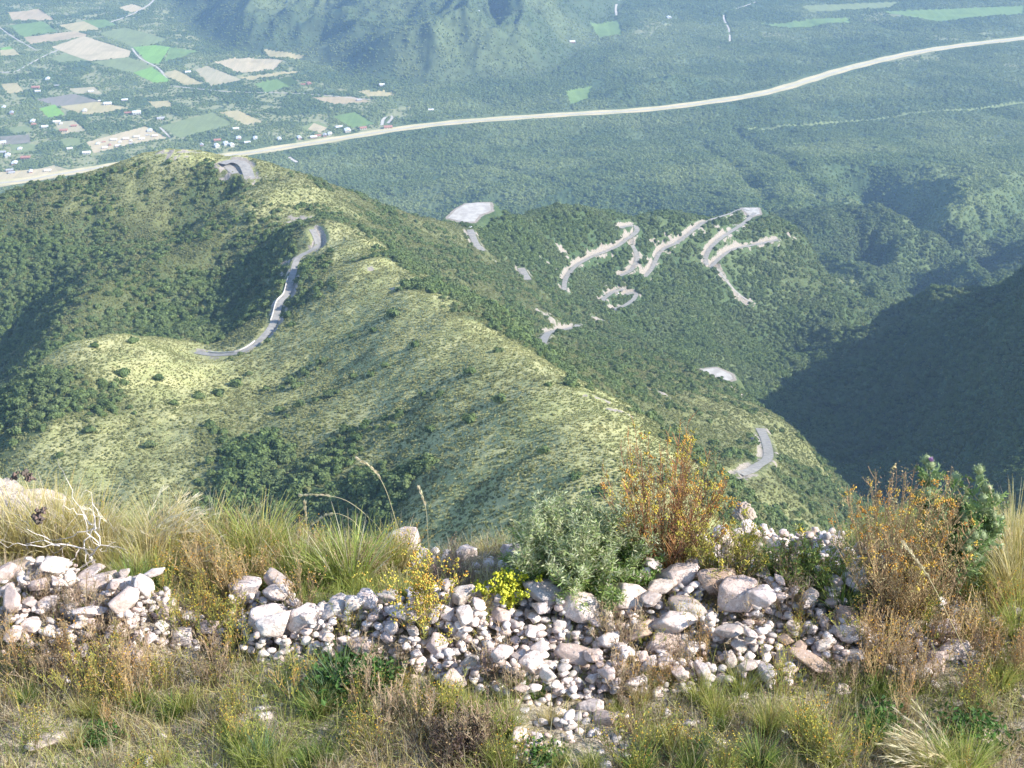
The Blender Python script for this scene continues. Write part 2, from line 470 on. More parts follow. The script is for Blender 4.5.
class NT:
    def __init__(s, name):
        s.m = bpy.data.materials.new(name); s.m.use_nodes = True
        s.t = s.m.node_tree; s.t.nodes.clear()
        s.out = s.n('ShaderNodeOutputMaterial')
    def n(s, ty, **k):
        x = s.t.nodes.new(ty)
        for a, b in k.items(): setattr(x, a, b)
        return x
    def l(s, a, b): s.t.links.new(a, b)
    def val(s, sock, v):
        if hasattr(v, 'is_linked') or hasattr(v, 'links'): s.l(v, sock)
        else: sock.default_value = v
    def noise(s, scale, detail=3, rough=.55, vec=None, dim='3D'):
        x = s.n('ShaderNodeTexNoise'); x.noise_dimensions = dim
        x.inputs['Scale'].default_value = scale; x.inputs['Detail'].default_value = detail; x.inputs['Roughness'].default_value = rough
        if vec is not None: s.l(vec, x.inputs['Vector'])
        return x.outputs['Fac']
    def ramp(s, f, a, b, lo=0., hi=1.):
        x = s.n('ShaderNodeMapRange'); x.interpolation_type = 'SMOOTHSTEP'
        s.l(f, x.inputs[0]); s.val(x.inputs[1], a); s.val(x.inputs[2], b); s.val(x.inputs[3], lo); s.val(x.inputs[4], hi)
        return x.outputs[0]
    def mix(s, f, a, b, mode='MIX'):
        x = s.n('ShaderNodeMix'); x.data_type = 'RGBA'; x.blend_type = mode
        s.val(x.inputs[0], f)
        for k, v in ((6, a), (7, b)):
            if isinstance(v, tuple): x.inputs[k].default_value = (*v[:3], 1)
            else: s.l(v, x.inputs[k])
        return x.outputs[2]
    def math(s, op, a, b=0.):
        x = s.n('ShaderNodeMath'); x.operation = op
        s.val(x.inputs[0], a); s.val(x.inputs[1], b)
        return x.outputs[0]
    def pos(s): return s.n('ShaderNodeNewGeometry').outputs['Position']
    def obj(s): return s.n('ShaderNodeTexCoord').outputs['Object']
    def attr(s, name):
        x = s.n('ShaderNodeAttribute'); x.attribute_name = name; return x
    def bump(s, h, strength, dist):
        x = s.n('ShaderNodeBump'); x.inputs['Strength'].default_value = strength; x.inputs['Distance'].default_value = dist
        s.l(h, x.inputs['Height']); return x.outputs[0]
    def pbsdf(s, col, rough=.9, normal=None, spec=.2):
        x = s.n('ShaderNodeBsdfPrincipled')
        if isinstance(col, tuple): x.inputs['Base Color'].default_value = (*col, 1)
        else: s.l(col, x.inputs['Base Color'])
        s.val(x.inputs['Roughness'], rough)
        x.inputs['Specular IOR Level'].default_value = spec
        if normal is not None: s.l(normal, x.inputs['Normal'])
        return x
    def done(s, sh):
        s.l(sh if not hasattr(sh, 'outputs') else sh.outputs[0], s.out.inputs[0]); return s.m

# ---- land
t = NT('land')
ps = t.pos(); cov = t.attr('cov'); sep = t.n('ShaderNodeSeparateColor'); t.l(cov.outputs['Color'], sep.inputs[0])
straw, rock, wood = sep.outputs[0], sep.outputs[1], sep.outputs[2]
open_ = cov.outputs['Alpha']
n_big = t.noise(.006, 4, .6, ps); n_mid = t.noise(.04, 4, .6, ps); n_f = t.noise(.35, 5, .65, ps); n_ff = t.noise(1.3, 3, .7, ps)
scrub = t.mix(t.ramp(n_mid, .35, .65), (.075, .095, .038), (.135, .14, .062))
scrub = t.mix(t.ramp(n_f, .42, .62), scrub, (.05, .075, .03))
tree = t.mix(t.ramp(n_f, .35, .65), (.050, .085, .038), (.085, .125, .052))
tree = t.mix(t.ramp(t.noise(.0035, 4, .6, ps), .42, .6, 0, .7), tree, (.15, .185, .08))  # broad patches: lighter green growth, plus cloud shade put into the tree colour
strw = t.mix(t.ramp(n_mid, .38, .62), (.385, .38, .18), (.275, .295, .12))
strw = t.mix(t.ramp(n_ff, .5, .68), strw, (.47, .44, .24))
strw = t.mix(t.ramp(n_f, .54, .66, 0, .75), strw, (.095, .115, .04))
fac = t.math('ADD', straw, t.math('MULTIPLY', t.math('SUBTRACT', n_f, .5), 1.1))
c = t.mix(t.ramp(fac, .3, .72), scrub, strw)
fac2 = t.math('ADD', wood, t.math('MULTIPLY', t.math('SUBTRACT', n_mid, .5), .8))
c = t.mix(t.ramp(fac2, .42, .75), c, tree)
# open dry ground in the plain
c = t.mix(t.ramp(open_, .2, .8), c, t.mix(n_mid, (.32, .30, .17), (.19, .225, .09)))
rk = t.mix(t.ramp(n_ff, .35, .65), (.37, .335, .285), (.23, .20, .165))
fac3 = t.math('ADD', rock, t.math('MULTIPLY', t.math('SUBTRACT', n_f, .5), 1.2))
c = t.mix(t.ramp(fac3, .42, .6), c, rk)
nb = t.bump(n_f, .55, 1.6)
M_LAND = t.done(t.pbsdf(c, .95, nb, .1))

def simple(name, a, b, sc, rough=.9, bump=0, bd=.02, spec=.2, sc2=None):
    t = NT(name); v = t.pos()
    n1 = t.noise(sc, 4, .6, v)
    col = t.mix(t.ramp(n1, .35, .65), a, b)
    nn = t.bump(n1, bump, bd) if bump else None
    return t.done(t.pbsdf(col, rough, nn, spec))
M_ASPH = simple('asphalt', (.235, .225, .205), (.31, .295, .265), .3)
M_HROAD = simple('pale_asphalt', (.42, .38, .29), (.48, .44, .34), .05)
M_VERGE = simple('dry_verge', (.58, .48, .27), (.46, .41, .22), .02)
M_TRACK = simple('dirt_track', (.52, .48, .41), (.42, .38, .31), .05)
M_GRAVEL = simple('pale_gravel', (.46, .44, .40), (.34, .32, .29), .15)
FC = dict(pale=((.50, .41, .25), (.40, .34, .20)), tan=((.44, .37, .19), (.34, .30, .15)), green=((.17, .25, .075), (.13, .20, .06)),
          olive=((.21, .25, .10), (.17, .20, .085)), bright=((.20, .36, .07), (.16, .28, .06)), pink=((.44, .34, .20), (.35, .29, .17)),
          violet=((.24, .21, .17), (.18, .18, .12)), straw=((.42, .36, .22), (.32, .30, .17)))
M_FIELD = {}
for k, (a, b) in FC.items():
    t = NT('field_' + k); v = t.pos()
    mp = t.n('ShaderNodeMapping'); mp.inputs['Rotation'].default_value = (0, 0, .5); mp.inputs['Scale'].default_value = (1, .08, 1); t.l(v, mp.inputs[0])
    n1 = t.noise(.08, 3, .6, mp.outputs[0]); n2 = t.noise(.012, 4, .6, v)
    col = t.mix(t.ramp(n1, .35, .65, 0, .7), a, b); col = t.mix(t.ramp(n2, .5, .7, 0, .5), col, tuple(q * .75 for q in b))
    M_FIELD[k] = t.done(t.pbsdf(col, .95, None, .1))

# ------------------------------------------------------------------ land mesh: one sheet from the verge to the horizon
def lotfix(x, y, z):
    m_ = np.zeros(x.shape); c_ = np.zeros(x.shape)
    for pl, zz in lot_p:
        bb = np.nonzero((x > pl[:, 0].min() - 20) & (x < pl[:, 0].max() + 20) & (y > pl[:, 1].min() - 20) & (y < pl[:, 1].max() + 20))
        if len(bb[0]) == 0: continue
        ins = inpoly(x[bb], y[bb], pl); d = np.where(ins, 0, polydist(x[bb], y[bb], pl, True))
        w = 1 - sstep(3, 15, d); z[bb] = z[bb] * (1 - w) + zz * w
        m_[bb] = np.maximum(m_[bb], (1 - sstep(0, 7, d)) * .9); c_[bb] = np.maximum(c_[bb], d < 14)
    return z, m_, c_

def final_height(x, y):
    z = H(x, y, False)
    z, rock, ver = road_fix(x, y, z)
    z, lr, lc = lotfix(x, y, z)
    rock = np.maximum(rock, lr)
    for cx, cy, rr0 in rk_s:
        bb = np.nonzero((np.abs(x - cx) < rr0 * 2) & (np.abs(y - cy) < rr0 * 2.5))
        if len(bb[0]) == 0: continue
        dd = np.hypot((x[bb] - cx) / 1.15, (y[bb] - cy) * 1.25) / rr0
        q = np.clip(1.05 - dd + 1.0 * fbm(x[bb] / 6, y[bb] / 6, 3), 0, 1) * (dd < 1.9)
        rock[bb] = np.maximum(rock[bb], q); z[bb] += .7 * q * fbm(x[bb] / 5, y[bb] / 5, 2)
    ver = np.maximum(ver, lc)
    return z, rock, ver

QUICK = False
az_in = np.arange(-23.5, 23.5, .047)
az = np.concatenate([np.arange(-62, -23.5, .5), az_in, np.arange(23.5, 66, .5)])
def geo(a, b, k): return a * np.exp(np.arange(0, math.log(b / a), k))
rr_ = np.concatenate([geo(11.8, 300, .02), geo(300, 2450, .0021), geo(2450, 6600, .0023), geo(6600, 16000, .02), geo(16000, 60000, .1)])
AZ, RR = np.meshgrid(np.radians(az), rr_)
X = RR * np.sin(AZ); Y = RR * np.cos(AZ)
print('grid', X.shape, time.time() - T0)
Z, ROCK, VER = final_height(X, Y)
print('height', time.time() - T0)
ST_, WO_ = cover(X, Y)
OPEN = np.zeros(X.shape)
nofor = np.zeros(X.shape)
m = RR > 2900
xm, ym = X[m], Y[m]
nf = np.zeros(xm.shape)
for c_, pl in FLD:
    bb = np.nonzero((xm > pl[:, 0].min() - 12) & (xm < pl[:, 0].max() + 12) & (ym > pl[:, 1].min() - 12) & (ym < pl[:, 1].max() + 12))[0]
    if len(bb):
        nf[bb] = np.maximum(nf[bb], inpoly(xm[bb], ym[bb], pl))
for S, w in TRK + [(HWY, 66.)]:
    d = np.full(xm.shape, 1e9)
    bb = np.nonzero((xm > S[:, 0].min() - 50) & (xm < S[:, 0].max() + 50) & (ym > S[:, 1].min() - 50) & (ym < S[:, 1].max() + 50))[0]
    if len(bb):
        d = polydist(xm[bb], ym[bb], S[:, :2])
        nf[bb] = np.maximum(nf[bb], d < w * .5 + 3)
nofor[m] = nf
# farm belt: loose trees with open ground between
fx = to_px(X, Y, np.full(X.shape, PLAIN))
farm_pl = flat('-100,200 -20,178 60,176 225,160 330,146 420,118 440,100 330,88 280,60 215,30 160,-20 -100,-40')[:, :2]
ins = inpoly(X, Y, farm_pl)
HM_ = np.zeros(X.shape)
for pl, h_, so, sc in HILLS[:1]: HM_ = np.maximum(HM_, inpoly(X, Y, pl) * 1.)
OPEN = np.where(ins & (HM_ < .5), sstep(-.08, .3, fbm(X / 90, Y / 90, 4)), sstep(.3, .7, fbm(X / 300, Y / 300, 4)) * (RR > 4200) * .6) * (1 - HM_)
farmhill = H
tall = 1 - .75 * OPEN
hillmask = np.zeros(X.shape)
for pl, h_, so, sc in HILLS[:1] + HILLS[3:]:
    hillmask = np.maximum(hillmask, inpoly(X, Y, pl) * sstep(0, 300, polydist(X, Y, pl, True) if False else np.full(X.shape, 200.)))
tall = tall * (1 - .6 * hillmask)
far = sstep(1500, 2300, RR)
ST_ = np.clip(ST_ + .36 * hillmask * sstep(-.5, .5, fbm(X / 45, Y / 45, 4)), 0, 1); WO_ = WO_ * (1 - .55 * hillmask)
w1, v1 = worley(X / 8.5, Y / 8.5)
w2, v2 = worley(X / 17., Y / 17.)
can = np.maximum(0, 1 - (w1 / .62) ** 2) * (1.2 + 2. * v1) + np.maximum(0, 1 - (w2 / .7) ** 2) * 2. * (v2 > .45)
can = can * tall * WO_ * far + (1 - far) * 1.3 * np.maximum(0, 1 - w1 * 1.6) * WO_
can *= (1 - .7 * hillmask) * (1 - nofor) * (1 - VER) * (1 - .8 * np.clip(ROCK, 0, 1)) * sstep(300, 600, RR)
can += (1.2 * sstep(.0, .9, fbm(X / 22, Y / 22, 3))) * far * WO_ * (1 - nofor)
Z = Z + can
print('canopy', time.time() - T0)
nr, nc = X.shape
V = np.stack([X, Y, Z], -1).reshape(-1, 3)
i = np.arange(nr - 1)[:, None] * nc + np.arange(nc - 1)[None]
F_ = np.stack([i, i + 1, i + 1 + nc, i + nc], -1).reshape(-1, 4)
land = mesh_np('terrain', V, F_, M_LAND, True, np.stack([ST_, ROCK, WO_, np.clip(OPEN * (1 - 0), 0, 1) * (RR > 2800)], -1).reshape(-1, 4), attr='cov')
tag(land, kind='structure')
print('land', len(V), time.time() - T0)

# ---- roads, lots, fields, highway
def ribbon(name, S, w, m, dz=.3, z=None, crown=0, off=0.):
    S = np.asarray(S); d = np.gradient(S[:, :2], axis=0); d /= np.linalg.norm(d, axis=1)[:, None] + 1e-9
    nrm = np.stack([d[:, 1], -d[:, 0]], 1)
    ww = w * (1 + .08 * np.sin(np.arange(len(S)) * .9))[:, None] * .5 if crown else w * .5
    zz = S[:, 2] if z is None else np.full(len(S), z)
    a = np.column_stack([S[:, :2] - nrm * ww + nrm * off, zz + dz]); b = np.column_stack([S[:, :2] + nrm * ww + nrm * off, zz + dz])
    V = np.empty((2 * len(S), 3)); V[0::2] = a; V[1::2] = b
    k = np.arange(len(S) - 1) * 2
    o = mesh_np(name, V, np.stack([k, k + 1, k + 3, k + 2], 1), m)
    return tag(o, kind='structure')
for S, w in road_s: ribbon('mountain_road', S, w, M_ASPH, .25)
def poly(name, P3, m):
    me = bpy.data.meshes.new(name); me.from_pydata([tuple(p) for p in P3], [], [list(range(len(P3)))])
    me.materials.append(m); o = bpy.data.objects.new(name, me); C.objects.link(o); return tag(o, kind='structure')
for pl, z in lot_p:
    Q = pl.copy(); Q[:, 2] = z + .3; poly('lookout_lot', Q, M_GRAVEL)
_r0 = int(np.searchsorted(rr_, 2900)); XS, YS, ZS = X[_r0:], Y[_r0:], Z[_r0:]
XC = (XS[:-1, :-1] + XS[1:, 1:]) * .5; YC = (YS[:-1, :-1] + YS[1:, 1:]) * .5
def draped(pl, m, dz=.45):
    b_ = (XC > pl[:, 0].min()) & (XC < pl[:, 0].max()) & (YC > pl[:, 1].min()) & (YC < pl[:, 1].max())
    I, J = np.nonzero(b_)
    k = inpoly(XC[I, J], YC[I, J], pl); I, J = I[k], J[k]
    if len(I) == 0: return
    q = np.stack([I * nc + J, I * nc + J + 1, (I + 1) * nc + J + 1, (I + 1) * nc + J], 1)
    un, inv = np.unique(q, return_inverse=True)
    tag(mesh_np('field', np.column_stack([XS.ravel()[un], YS.ravel()[un], ZS.ravel()[un] + dz]), inv.reshape(-1, 4), m), kind='structure')
for c_, pl in FLD:
    h_ = final_height(pl[:, 0], pl[:, 1])[0]
    if h_.max() - h_.min() < 1.6: poly('field', np.column_stack([pl, np.full(len(pl), h_.max() + .7)]), M_FIELD[c_])
    else: draped(pl, M_FIELD[c_])
def onland(S):
    S = S.copy(); S[:, 2] = final_height(S[:, 0], S[:, 1])[0]; return soft_z(S, 3)
for S, w in TRK: ribbon('dirt_track', onland(S), w, M_TRACK, .9, crown=1)
HW = onland(HWY)
ribbon('highway_verge', HW, 42., M_VERGE, 1.2, crown=1)
ribbon('highway', HW, 11., M_HROAD, 1.6, off=2.)
print('roads', time.time() - T0)
# ------------------------------------------------------------------ shrubs and trees of the slopes
def leafball(seed, n=240, squash=.8, leaf=.3, core=.62, trunk=False):
    g = np.random.default_rng(seed)
    d = g.normal(size=(n, 3)); d /= np.linalg.norm(d, axis=1)[:, None]
    d[:, 2] = np.where(d[:, 2] < -.35, -d[:, 2], d[:, 2])
    lob = 1 + .35 * np.sin(3 * np.arctan2(d[:, 1], d[:, 0]) + seed) * (1 - d[:, 2] ** 2) + .22 * np.sin(5 * d[:, 2] + seed * 2 + 2 * d[:, 0])
    rad = g.uniform(.62, 1.05, n) * lob * .85
    c = d * rad[:, None]; c[:, 2] = c[:, 2] * squash + squash * .55
    a = g.normal(size=(n, 3)); a = a * .55 + d * 0
    a -= d * (a * d).sum(1)[:, None] * .6; a /= np.linalg.norm(a, axis=1)[:, None]
    b = np.cross(d, a); b += g.normal(size=(n, 3)) * .35; b /= np.linalg.norm(b, axis=1)[:, None]
    s = leaf * g.uniform(.6, 1.25, n)[:, None]
    V = np.stack([c - a * s * .6 - b * s * .5, c + a * s * .6 - b * s * .45, c + a * s * .35 + b * s * .55, c - a * s * .4 + b * s * .5], 1).reshape(-1, 3)
    F = np.arange(4 * n).reshape(-1, 4)
    # core: a rough inner mass so that no crown is see-through
    import bmesh
    bm = bmesh.new(); bmesh.ops.create_icosphere(bm, subdivisions=2, radius=1.0)
    cv = np.array([v.co[:] for v in bm.verts]); cf = np.array([[v.index for v in f.verts] for f in bm.faces]); bm.free()
    k = core * (1 + .3 * np.sin(3 * np.arctan2(cv[:, 1], cv[:, 0]) + seed) * (1 - cv[:, 2] ** 2)) * g.uniform(.82, 1.12, len(cv))
    cv = cv * k[:, None]; cv[:, 2] = cv[:, 2] * squash + squash * .5
    return np.concatenate([V, cv]), [F, cf + len(V)]

def leafmat(name, a, b, c_, hue_sc=.02, transl=.25):
    t = NT(name); oi = t.n('ShaderNodeObjectInfo'); g = t.pos()
    n1 = t.noise(hue_sc, 3, .6, g); n2 = t.noise(.9, 2, .6, g)
    col = t.mix(t.ramp(oi.outputs['Random'], .1, .9), a, b)
    col = t.mix(t.ramp(n1, .4, .65), col, c_)
    col = t.mix(t.ramp(n2, .35, .7, 0, .45), col, tuple(q * 1.7 for q in b))
    p = t.pbsdf(col, .8, None, .15); tr = t.n('ShaderNodeBsdfTranslucent'); t.l(col, tr.inputs[0])
    mx = t.n('ShaderNodeMixShader'); mx.inputs[0].default_value = transl
    t.l(p.outputs[0], mx.inputs[1]); t.l(tr.outputs[0], mx.inputs[2])
    return t.done(mx)
M_TREE = leafmat('tree_leaves', (.070, .112, .043), (.135, .188, .066), (.135, .170, .075))
M_SCRUB = leafmat('scrub_leaves', (.135, .165, .062), (.205, .22, .088), (.21, .215, .10))
M_TUSS = leafmat('straw_tussock', (.32, .325, .145), (.41, .395, .19), (.26, .285, .115), .03)

def proto_coll(name, mat, count, **k):
    col = bpy.data.collections.new(name)
    for i in range(count):
        V, F = leafball(i + 1, **k)
        o = mesh_np(name + '_shape', V, F, mat, False, link=False); col.objects.link(o)
    return col
def tussock(seed, n=46):
    g = np.random.default_rng(seed)
    az_ = g.uniform(0, 6.283, n); el = g.uniform(.5, 1.4, n); L = g.uniform(.6, 1.1, n); w = .11
    d = np.stack([np.cos(az_) * np.cos(el), np.sin(az_) * np.cos(el), np.sin(el)], 1)
    s = np.stack([-np.sin(az_), np.cos(az_), 0 * az_], 1)
    b = np.stack([np.cos(az_), np.sin(az_), 0 * az_], 1) * g.uniform(0, .35, n)[:, None]
    V = np.stack([b - s * w, b + s * w, b + d * L[:, None] + s * .03, b + d * L[:, None] - s * .03], 1).reshape(-1, 3)
    return V, [np.arange(4 * n).reshape(-1, 4)]

def scatter(name, X_, Y_, Z_, S_, col, nvar, kind_label=None):
    me = bpy.data.meshes.new(name); me.vertices.add(len(X_))
    me.vertices.foreach_set('co', np.stack([X_, Y_, Z_], 1).astype(np.float32).ravel())
    g = np.random.default_rng(11)
    for nm, ty, arr in (('sc', 'FLOAT', S_.astype(np.float32)), ('ix', 'INT', g.integers(0, nvar, len(X_)).astype(np.int32)), ('rt', 'FLOAT', g.uniform(0, 6.28, len(X_)).astype(np.float32))):
        a = me.attributes.new(nm, ty, 'POINT'); a.data.foreach_set('value', arr)
    o = bpy.data.objects.new(name, me); C.objects.link(o); tag(o, kind='stuff')
    ng = bpy.data.node_groups.new(name + '_nodes', 'GeometryNodeTree')
    ng.interface.new_socket('Geometry', in_out='INPUT', socket_type='NodeSocketGeometry')
    ng.interface.new_socket('Geometry', in_out='OUTPUT', socket_type='NodeSocketGeometry')
    N = ng.nodes; gi = N.new('NodeGroupInput'); go = N.new('NodeGroupOutput')
    iop = N.new('GeometryNodeInstanceOnPoints'); ci = N.new('GeometryNodeCollectionInfo')
    ci.inputs['Collection'].default_value = col; ci.inputs['Separate Children'].default_value = True; ci.inputs['Reset Children'].default_value = True
    def na(nm, ty):
        x = N.new('GeometryNodeInputNamedAttribute'); x.data_type = ty; x.inputs['Name'].default_value = nm; return x.outputs['Attribute']
    cx = N.new('ShaderNodeCombineXYZ'); L = ng.links
    L.new(na('rt', 'FLOAT'), cx.inputs[2])
    e2r = N.new('FunctionNodeEulerToRotation'); L.new(cx.outputs[0], e2r.inputs[0])
    L.new(gi.outputs[0], iop.inputs['Points']); L.new(ci.outputs[0], iop.inputs['Instance'])
    iop.inputs['Pick Instance'].default_value = True; L.new(na('ix', 'INT'), iop.inputs['Instance Index'])
    L.new(e2r.outputs[0], iop.inputs['Rotation']); L.new(na('sc', 'FLOAT'), iop.inputs['Scale'])
    L.new(iop.outputs[0], go.inputs[0])
    mo = o.modifiers.new('scatter', 'NODES'); mo.node_group = ng
    return o

# land height by table look-up, and which ground can be seen from about here
run = np.maximum.accumulate(np.where(RR < 300, -9., Z / RR), axis=0)
INAZ = np.radians(az)
def lookup(x, y, arr):
    r = np.hypot(x, y); a = np.arctan2(x, y)
    ia = np.interp(a, INAZ, np.arange(len(INAZ))); ir = np.interp(np.log(r), np.log(rr_), np.arange(len(rr_)))
    i0 = np.clip(np.floor(ir).astype(int), 0, nr - 2); j0 = np.clip(np.floor(ia).astype(int), 0, nc - 2); fi = ir - i0; fj = ia - j0
    return (arr[i0, j0] * (1 - fi) * (1 - fj) + arr[i0 + 1, j0] * fi * (1 - fj) + arr[i0, j0 + 1] * (1 - fi) * fj + arr[i0 + 1, j0 + 1] * fi * fj)
def wedge(N, r0, r1, g, half=23.4):
    r = np.sqrt(g.uniform(r0 ** 2, r1 ** 2, N)); a = np.radians(g.uniform(-half, half, N))
    return r * np.sin(a), r * np.cos(a), r
def prepared(N, r0, r1, seed, slack):
    g = np.random.default_rng(seed)
    x, y, r = wedge(N, r0, r1, g)
    z = lookup(x, y, Z); rn = lookup(x, y, run)
    ok = z + slack > rn * r
    x, y, z, r = x[ok], y[ok], z[ok], r[ok]
    return g, x, y, z, r, lookup(x, y, ST_), lookup(x, y, WO_), lookup(x, y, np.maximum(ROCK, VER * 1.))
tree_c = proto_coll('tree_crown', M_TREE, 6, squash=.85, leaf=.30)
scrub_c = proto_coll('scrub_bush', M_SCRUB, 5, squash=.7, leaf=.34, n=150)
tus_c = bpy.data.collections.new('tussocks')
for i_ in range(5):
    V_, Fs_ = tussock(i_); tus_c.objects.link(mesh_np('tussock_shape', V_, Fs_, M_TUSS, False, link=False))
g, x, y, z, r, s_, f_, k_ = prepared(int(260000 * DENS), 250, 2500, 21, 14)
nz = fbm(x / 45, y / 45, 3)
p = np.clip((f_ + .25 * nz - .3) * 1.6, 0, 1) * np.where(r > 1500, .8, 1.)
ok = (g.random(len(x)) < p) & ((k_ < .15) | ((k_ < .75) & (g.random(len(x)) < .22)))
x, y, z, r, f_ = x[ok], y[ok], z[ok], r[ok], f_[ok]
sc_ = g.uniform(1.5, 3.1, len(x)) * (.75 + .45 * f_) * np.where(g.random(len(x)) < .08, 1.35, 1)
scatter('woodland', x, y, z - .25 * sc_, sc_, tree_c, 6)
nw = len(x)
M_FART = leafmat('plain_tree_leaves', (.110, .160, .058), (.175, .235, .085), (.27, .315, .13), .0035, .3)  # broad noise mixes paler growth with cloud shade painted into the leaf tone
far_c = proto_coll('far_tree', M_FART, 5, squash=.75, leaf=.42, n=46)
g = np.random.default_rng(24); x, y, r = wedge(int(520000 * DENS), 2500, 5700, g)
z = lookup(x, y, Z); rn = lookup(x, y, run); nf_ = lookup(x, y, np.maximum(nofor, OPEN * .6 + .8 * hillmask))
ok = (z + 15 > rn * r) & (g.random(len(x)) > nf_ * 1.05) & (g.random(len(x)) < .62 + .7 * fbm(x / 70, y / 70, 3)) & (lookup(x, y, nofor) < .3)
x, y, z, r = x[ok], y[ok], z[ok], r[ok]; sc_ = g.uniform(1.9, 4.2, len(x)) * np.where(g.random(len(x)) < .06, 1.5, 1)
scatter('plain_woodland', x, y, z - .2 * sc_, sc_, far_c, 5)
g, x, y, z, r, s_, f_, k_ = prepared(int(620000 * DENS), 250, 1900, 22, 8)
nz = fbm(x / 25, y / 25, 3)
p = np.clip(.95 - s_ * .80 + .35 * nz, .06, 1) * np.where(f_ > .8, .2, 1) * np.where(r > 1300, .5, 1)
ok = (g.random(len(x)) < p) & (k_ < .2)
x, y, z, s_ = x[ok], y[ok], z[ok], s_[ok]
sc_ = g.uniform(.35, 1.15, len(x)) * (1.1 - .55 * s_) * np.where(g.random(len(x)) < .05, 1.6, 1)
scatter('scrub', x, y, z - .2 * sc_, sc_, scrub_c, 5)
ns = len(x)
g, x, y, z, r, s_, f_, k_ = prepared(int(760000 * DENS), 250, 1400, 23, 6)
nz = fbm(x / 12, y / 12, 3)
p = np.clip(s_ * 1.15 - .25 + .4 * nz, 0, 1)
ok = (g.random(len(x)) < p * .8) & (k_ < .2)
x, y, z = x[ok], y[ok], z[ok]
scatter('straw_grass', x, y, z - .05, g.uniform(.3, .75, len(x)), tus_c, 5)
print('scatter', nw, ns, len(x), time.time() - T0)
# ================================================================== the verge in front of the camera
def nhit(u, v):
    d = ray(u, v); t = np.linspace(3, 14, 3000)
    below = d[2] * t < near_ground(d[0] * t, d[1] * t)
    i = int(np.argmax(below)) if below.any() else len(t) - 1
    return d * t[i]
def gx(x, y): return near_ground(np.asarray(x, float), np.asarray(y, float))

# ground sheet near the camera (its far rim meets the inner rim of the terrain)
xa = np.unique(np.concatenate([np.linspace(-12, -2.7, 40), np.arange(-2.7, 2.7, .018), np.linspace(2.7, 12, 40)]))
ra = np.concatenate([np.linspace(-6, 3.0, 30), np.arange(3.02, 5.9, .018), np.linspace(5.95, 12.4, 50)])
GX, GY = np.meshgrid(xa, ra)
GZ = H(GX, GY, False)
fine = .012 * fbm(GX * 9, GY * 9, 4) + .010 * ridged(GX * 4, GY * 4, 3)
GZ = GZ + fine * (np.hypot(GX, GY) < 9)
RG = np.hypot(GX, GY)
gn, gm = GX.shape
i = np.arange(gn - 1)[:, None] * gm + np.arange(gm - 1)[None]
t = NT('verge_soil'); ps = t.pos()
n1 = t.noise(2.5, 5, .65, ps); n2 = t.noise(22., 4, .7, ps); n3 = t.noise(90., 3, .7, ps)
c = t.mix(t.ramp(n1, .35, .65), (.34, .28, .20), (.24, .215, .12))
c = t.mix(t.ramp(n2, .4, .62), c, (.42, .37, .29)); c = t.mix(t.ramp(n3, .5, .68), c, (.15, .12, .08)); c = t.mix(t.ramp(n3, .5, .38, 0, .6), c, (.40, .35, .28))
M_SOIL = t.done(t.pbsdf(c, .95, t.bump(t.math('ADD', n2, n3), .8, .02), .1))
gr = mesh_np('ground', np.stack([GX, GY, GZ], -1).reshape(-1, 3), np.stack([i, i + 1, i + 1 + gm, i + gm], -1).reshape(-1, 4), M_SOIL, True)
tag(gr, kind='structure')

# ------------------------------------------------------------------ where things are, in words
ANCH = [(60, 545, 'beside the bare dead branch'), (40, 490, 'beside the pale outcrop at far left'), (150, 510, 'under the tall golden tussock at left'), (50, 602, 'in the white rubble at far left'),
 (135, 618, 'at the right end of the far left rubble'), (50, 675, 'below the far left rubble'), (60, 740, 'in the bottom left corner'), (165, 680, 'in the brown weeds at lower left'), (200, 600, 'between the two rubble patches'),
 (180, 745, 'at the bottom, a little right of the left corner'), (245, 625, 'by the large white boulder left of centre'), (300, 560, 'behind the rubble left of centre'), (320, 625, 'in the rubble right of the large white boulder'), (350, 560, 'beside the bright green tuft at the brink'),
 (345, 690, 'beside the green herb clump'), (290, 740, 'at the bottom edge left of centre'), (420, 575, 'beside the tall yellow-flowered plant'), (400, 640, 'below the tall yellow-flowered plant'), (485, 560, 'beside the flat boulder at the brink'), (455, 700, 'beside the dark dead shrub'), (470, 640, 'in the white rubble near the centre'),
 (520, 620, 'left of the round white boulder'), (520, 680, 'at the foot of the white rubble'), (540, 745, 'in the stone spill at the bottom'), (580, 600, 'below the grey-green bush'), (600, 660, 'below the round white boulder'), (620, 730, 'at the bottom edge right of the stone spill'), (635, 620, 'between the round white boulder and the grey slab'),
 (675, 600, 'below the orange-tipped bush'), (665, 660, 'by the pinkish boulder low in the rubble'), (700, 640, 'below the long striped boulder'), (730, 600, 'beside the tan block'), (720, 560, 'right of the orange-tipped bush'), (700, 710, 'among the green tufts below the rubble'), (740, 750, 'at the bottom edge right of centre'),
 (780, 610, 'in the rubble right of the tan block'), (790, 570, 'in the fine rubble left of the brown bush'), (780, 660, 'in the weeds below the right half of the rubble'), (845, 620, 'in front of the brown bush'), (850, 690, 'below the brown bush'), (900, 560, 'inside the foot of the brown bush'), (860, 745, 'left of the pale plumed tussock'),
 (900, 640, 'at the right foot of the brown bush'), (935, 670, 'at the right end of the bank'), (940, 740, 'beside the pale plumed tussock'), (1000, 560, 'right of the thistle'), (965, 600, 'below the thistle'), (1005, 650, 'at the right edge below the thistle'), (1000, 740, 'in the bottom right corner')]
AN = np.array([(a, b) for a, b, _ in ANCH])
def where(p):
    u, v = to_px(*p)
    return ANCH[int(np.argmin((AN[:, 0] - u) ** 2 + ((AN[:, 1] - v) * 1.3) ** 2))][2]
USED = {}
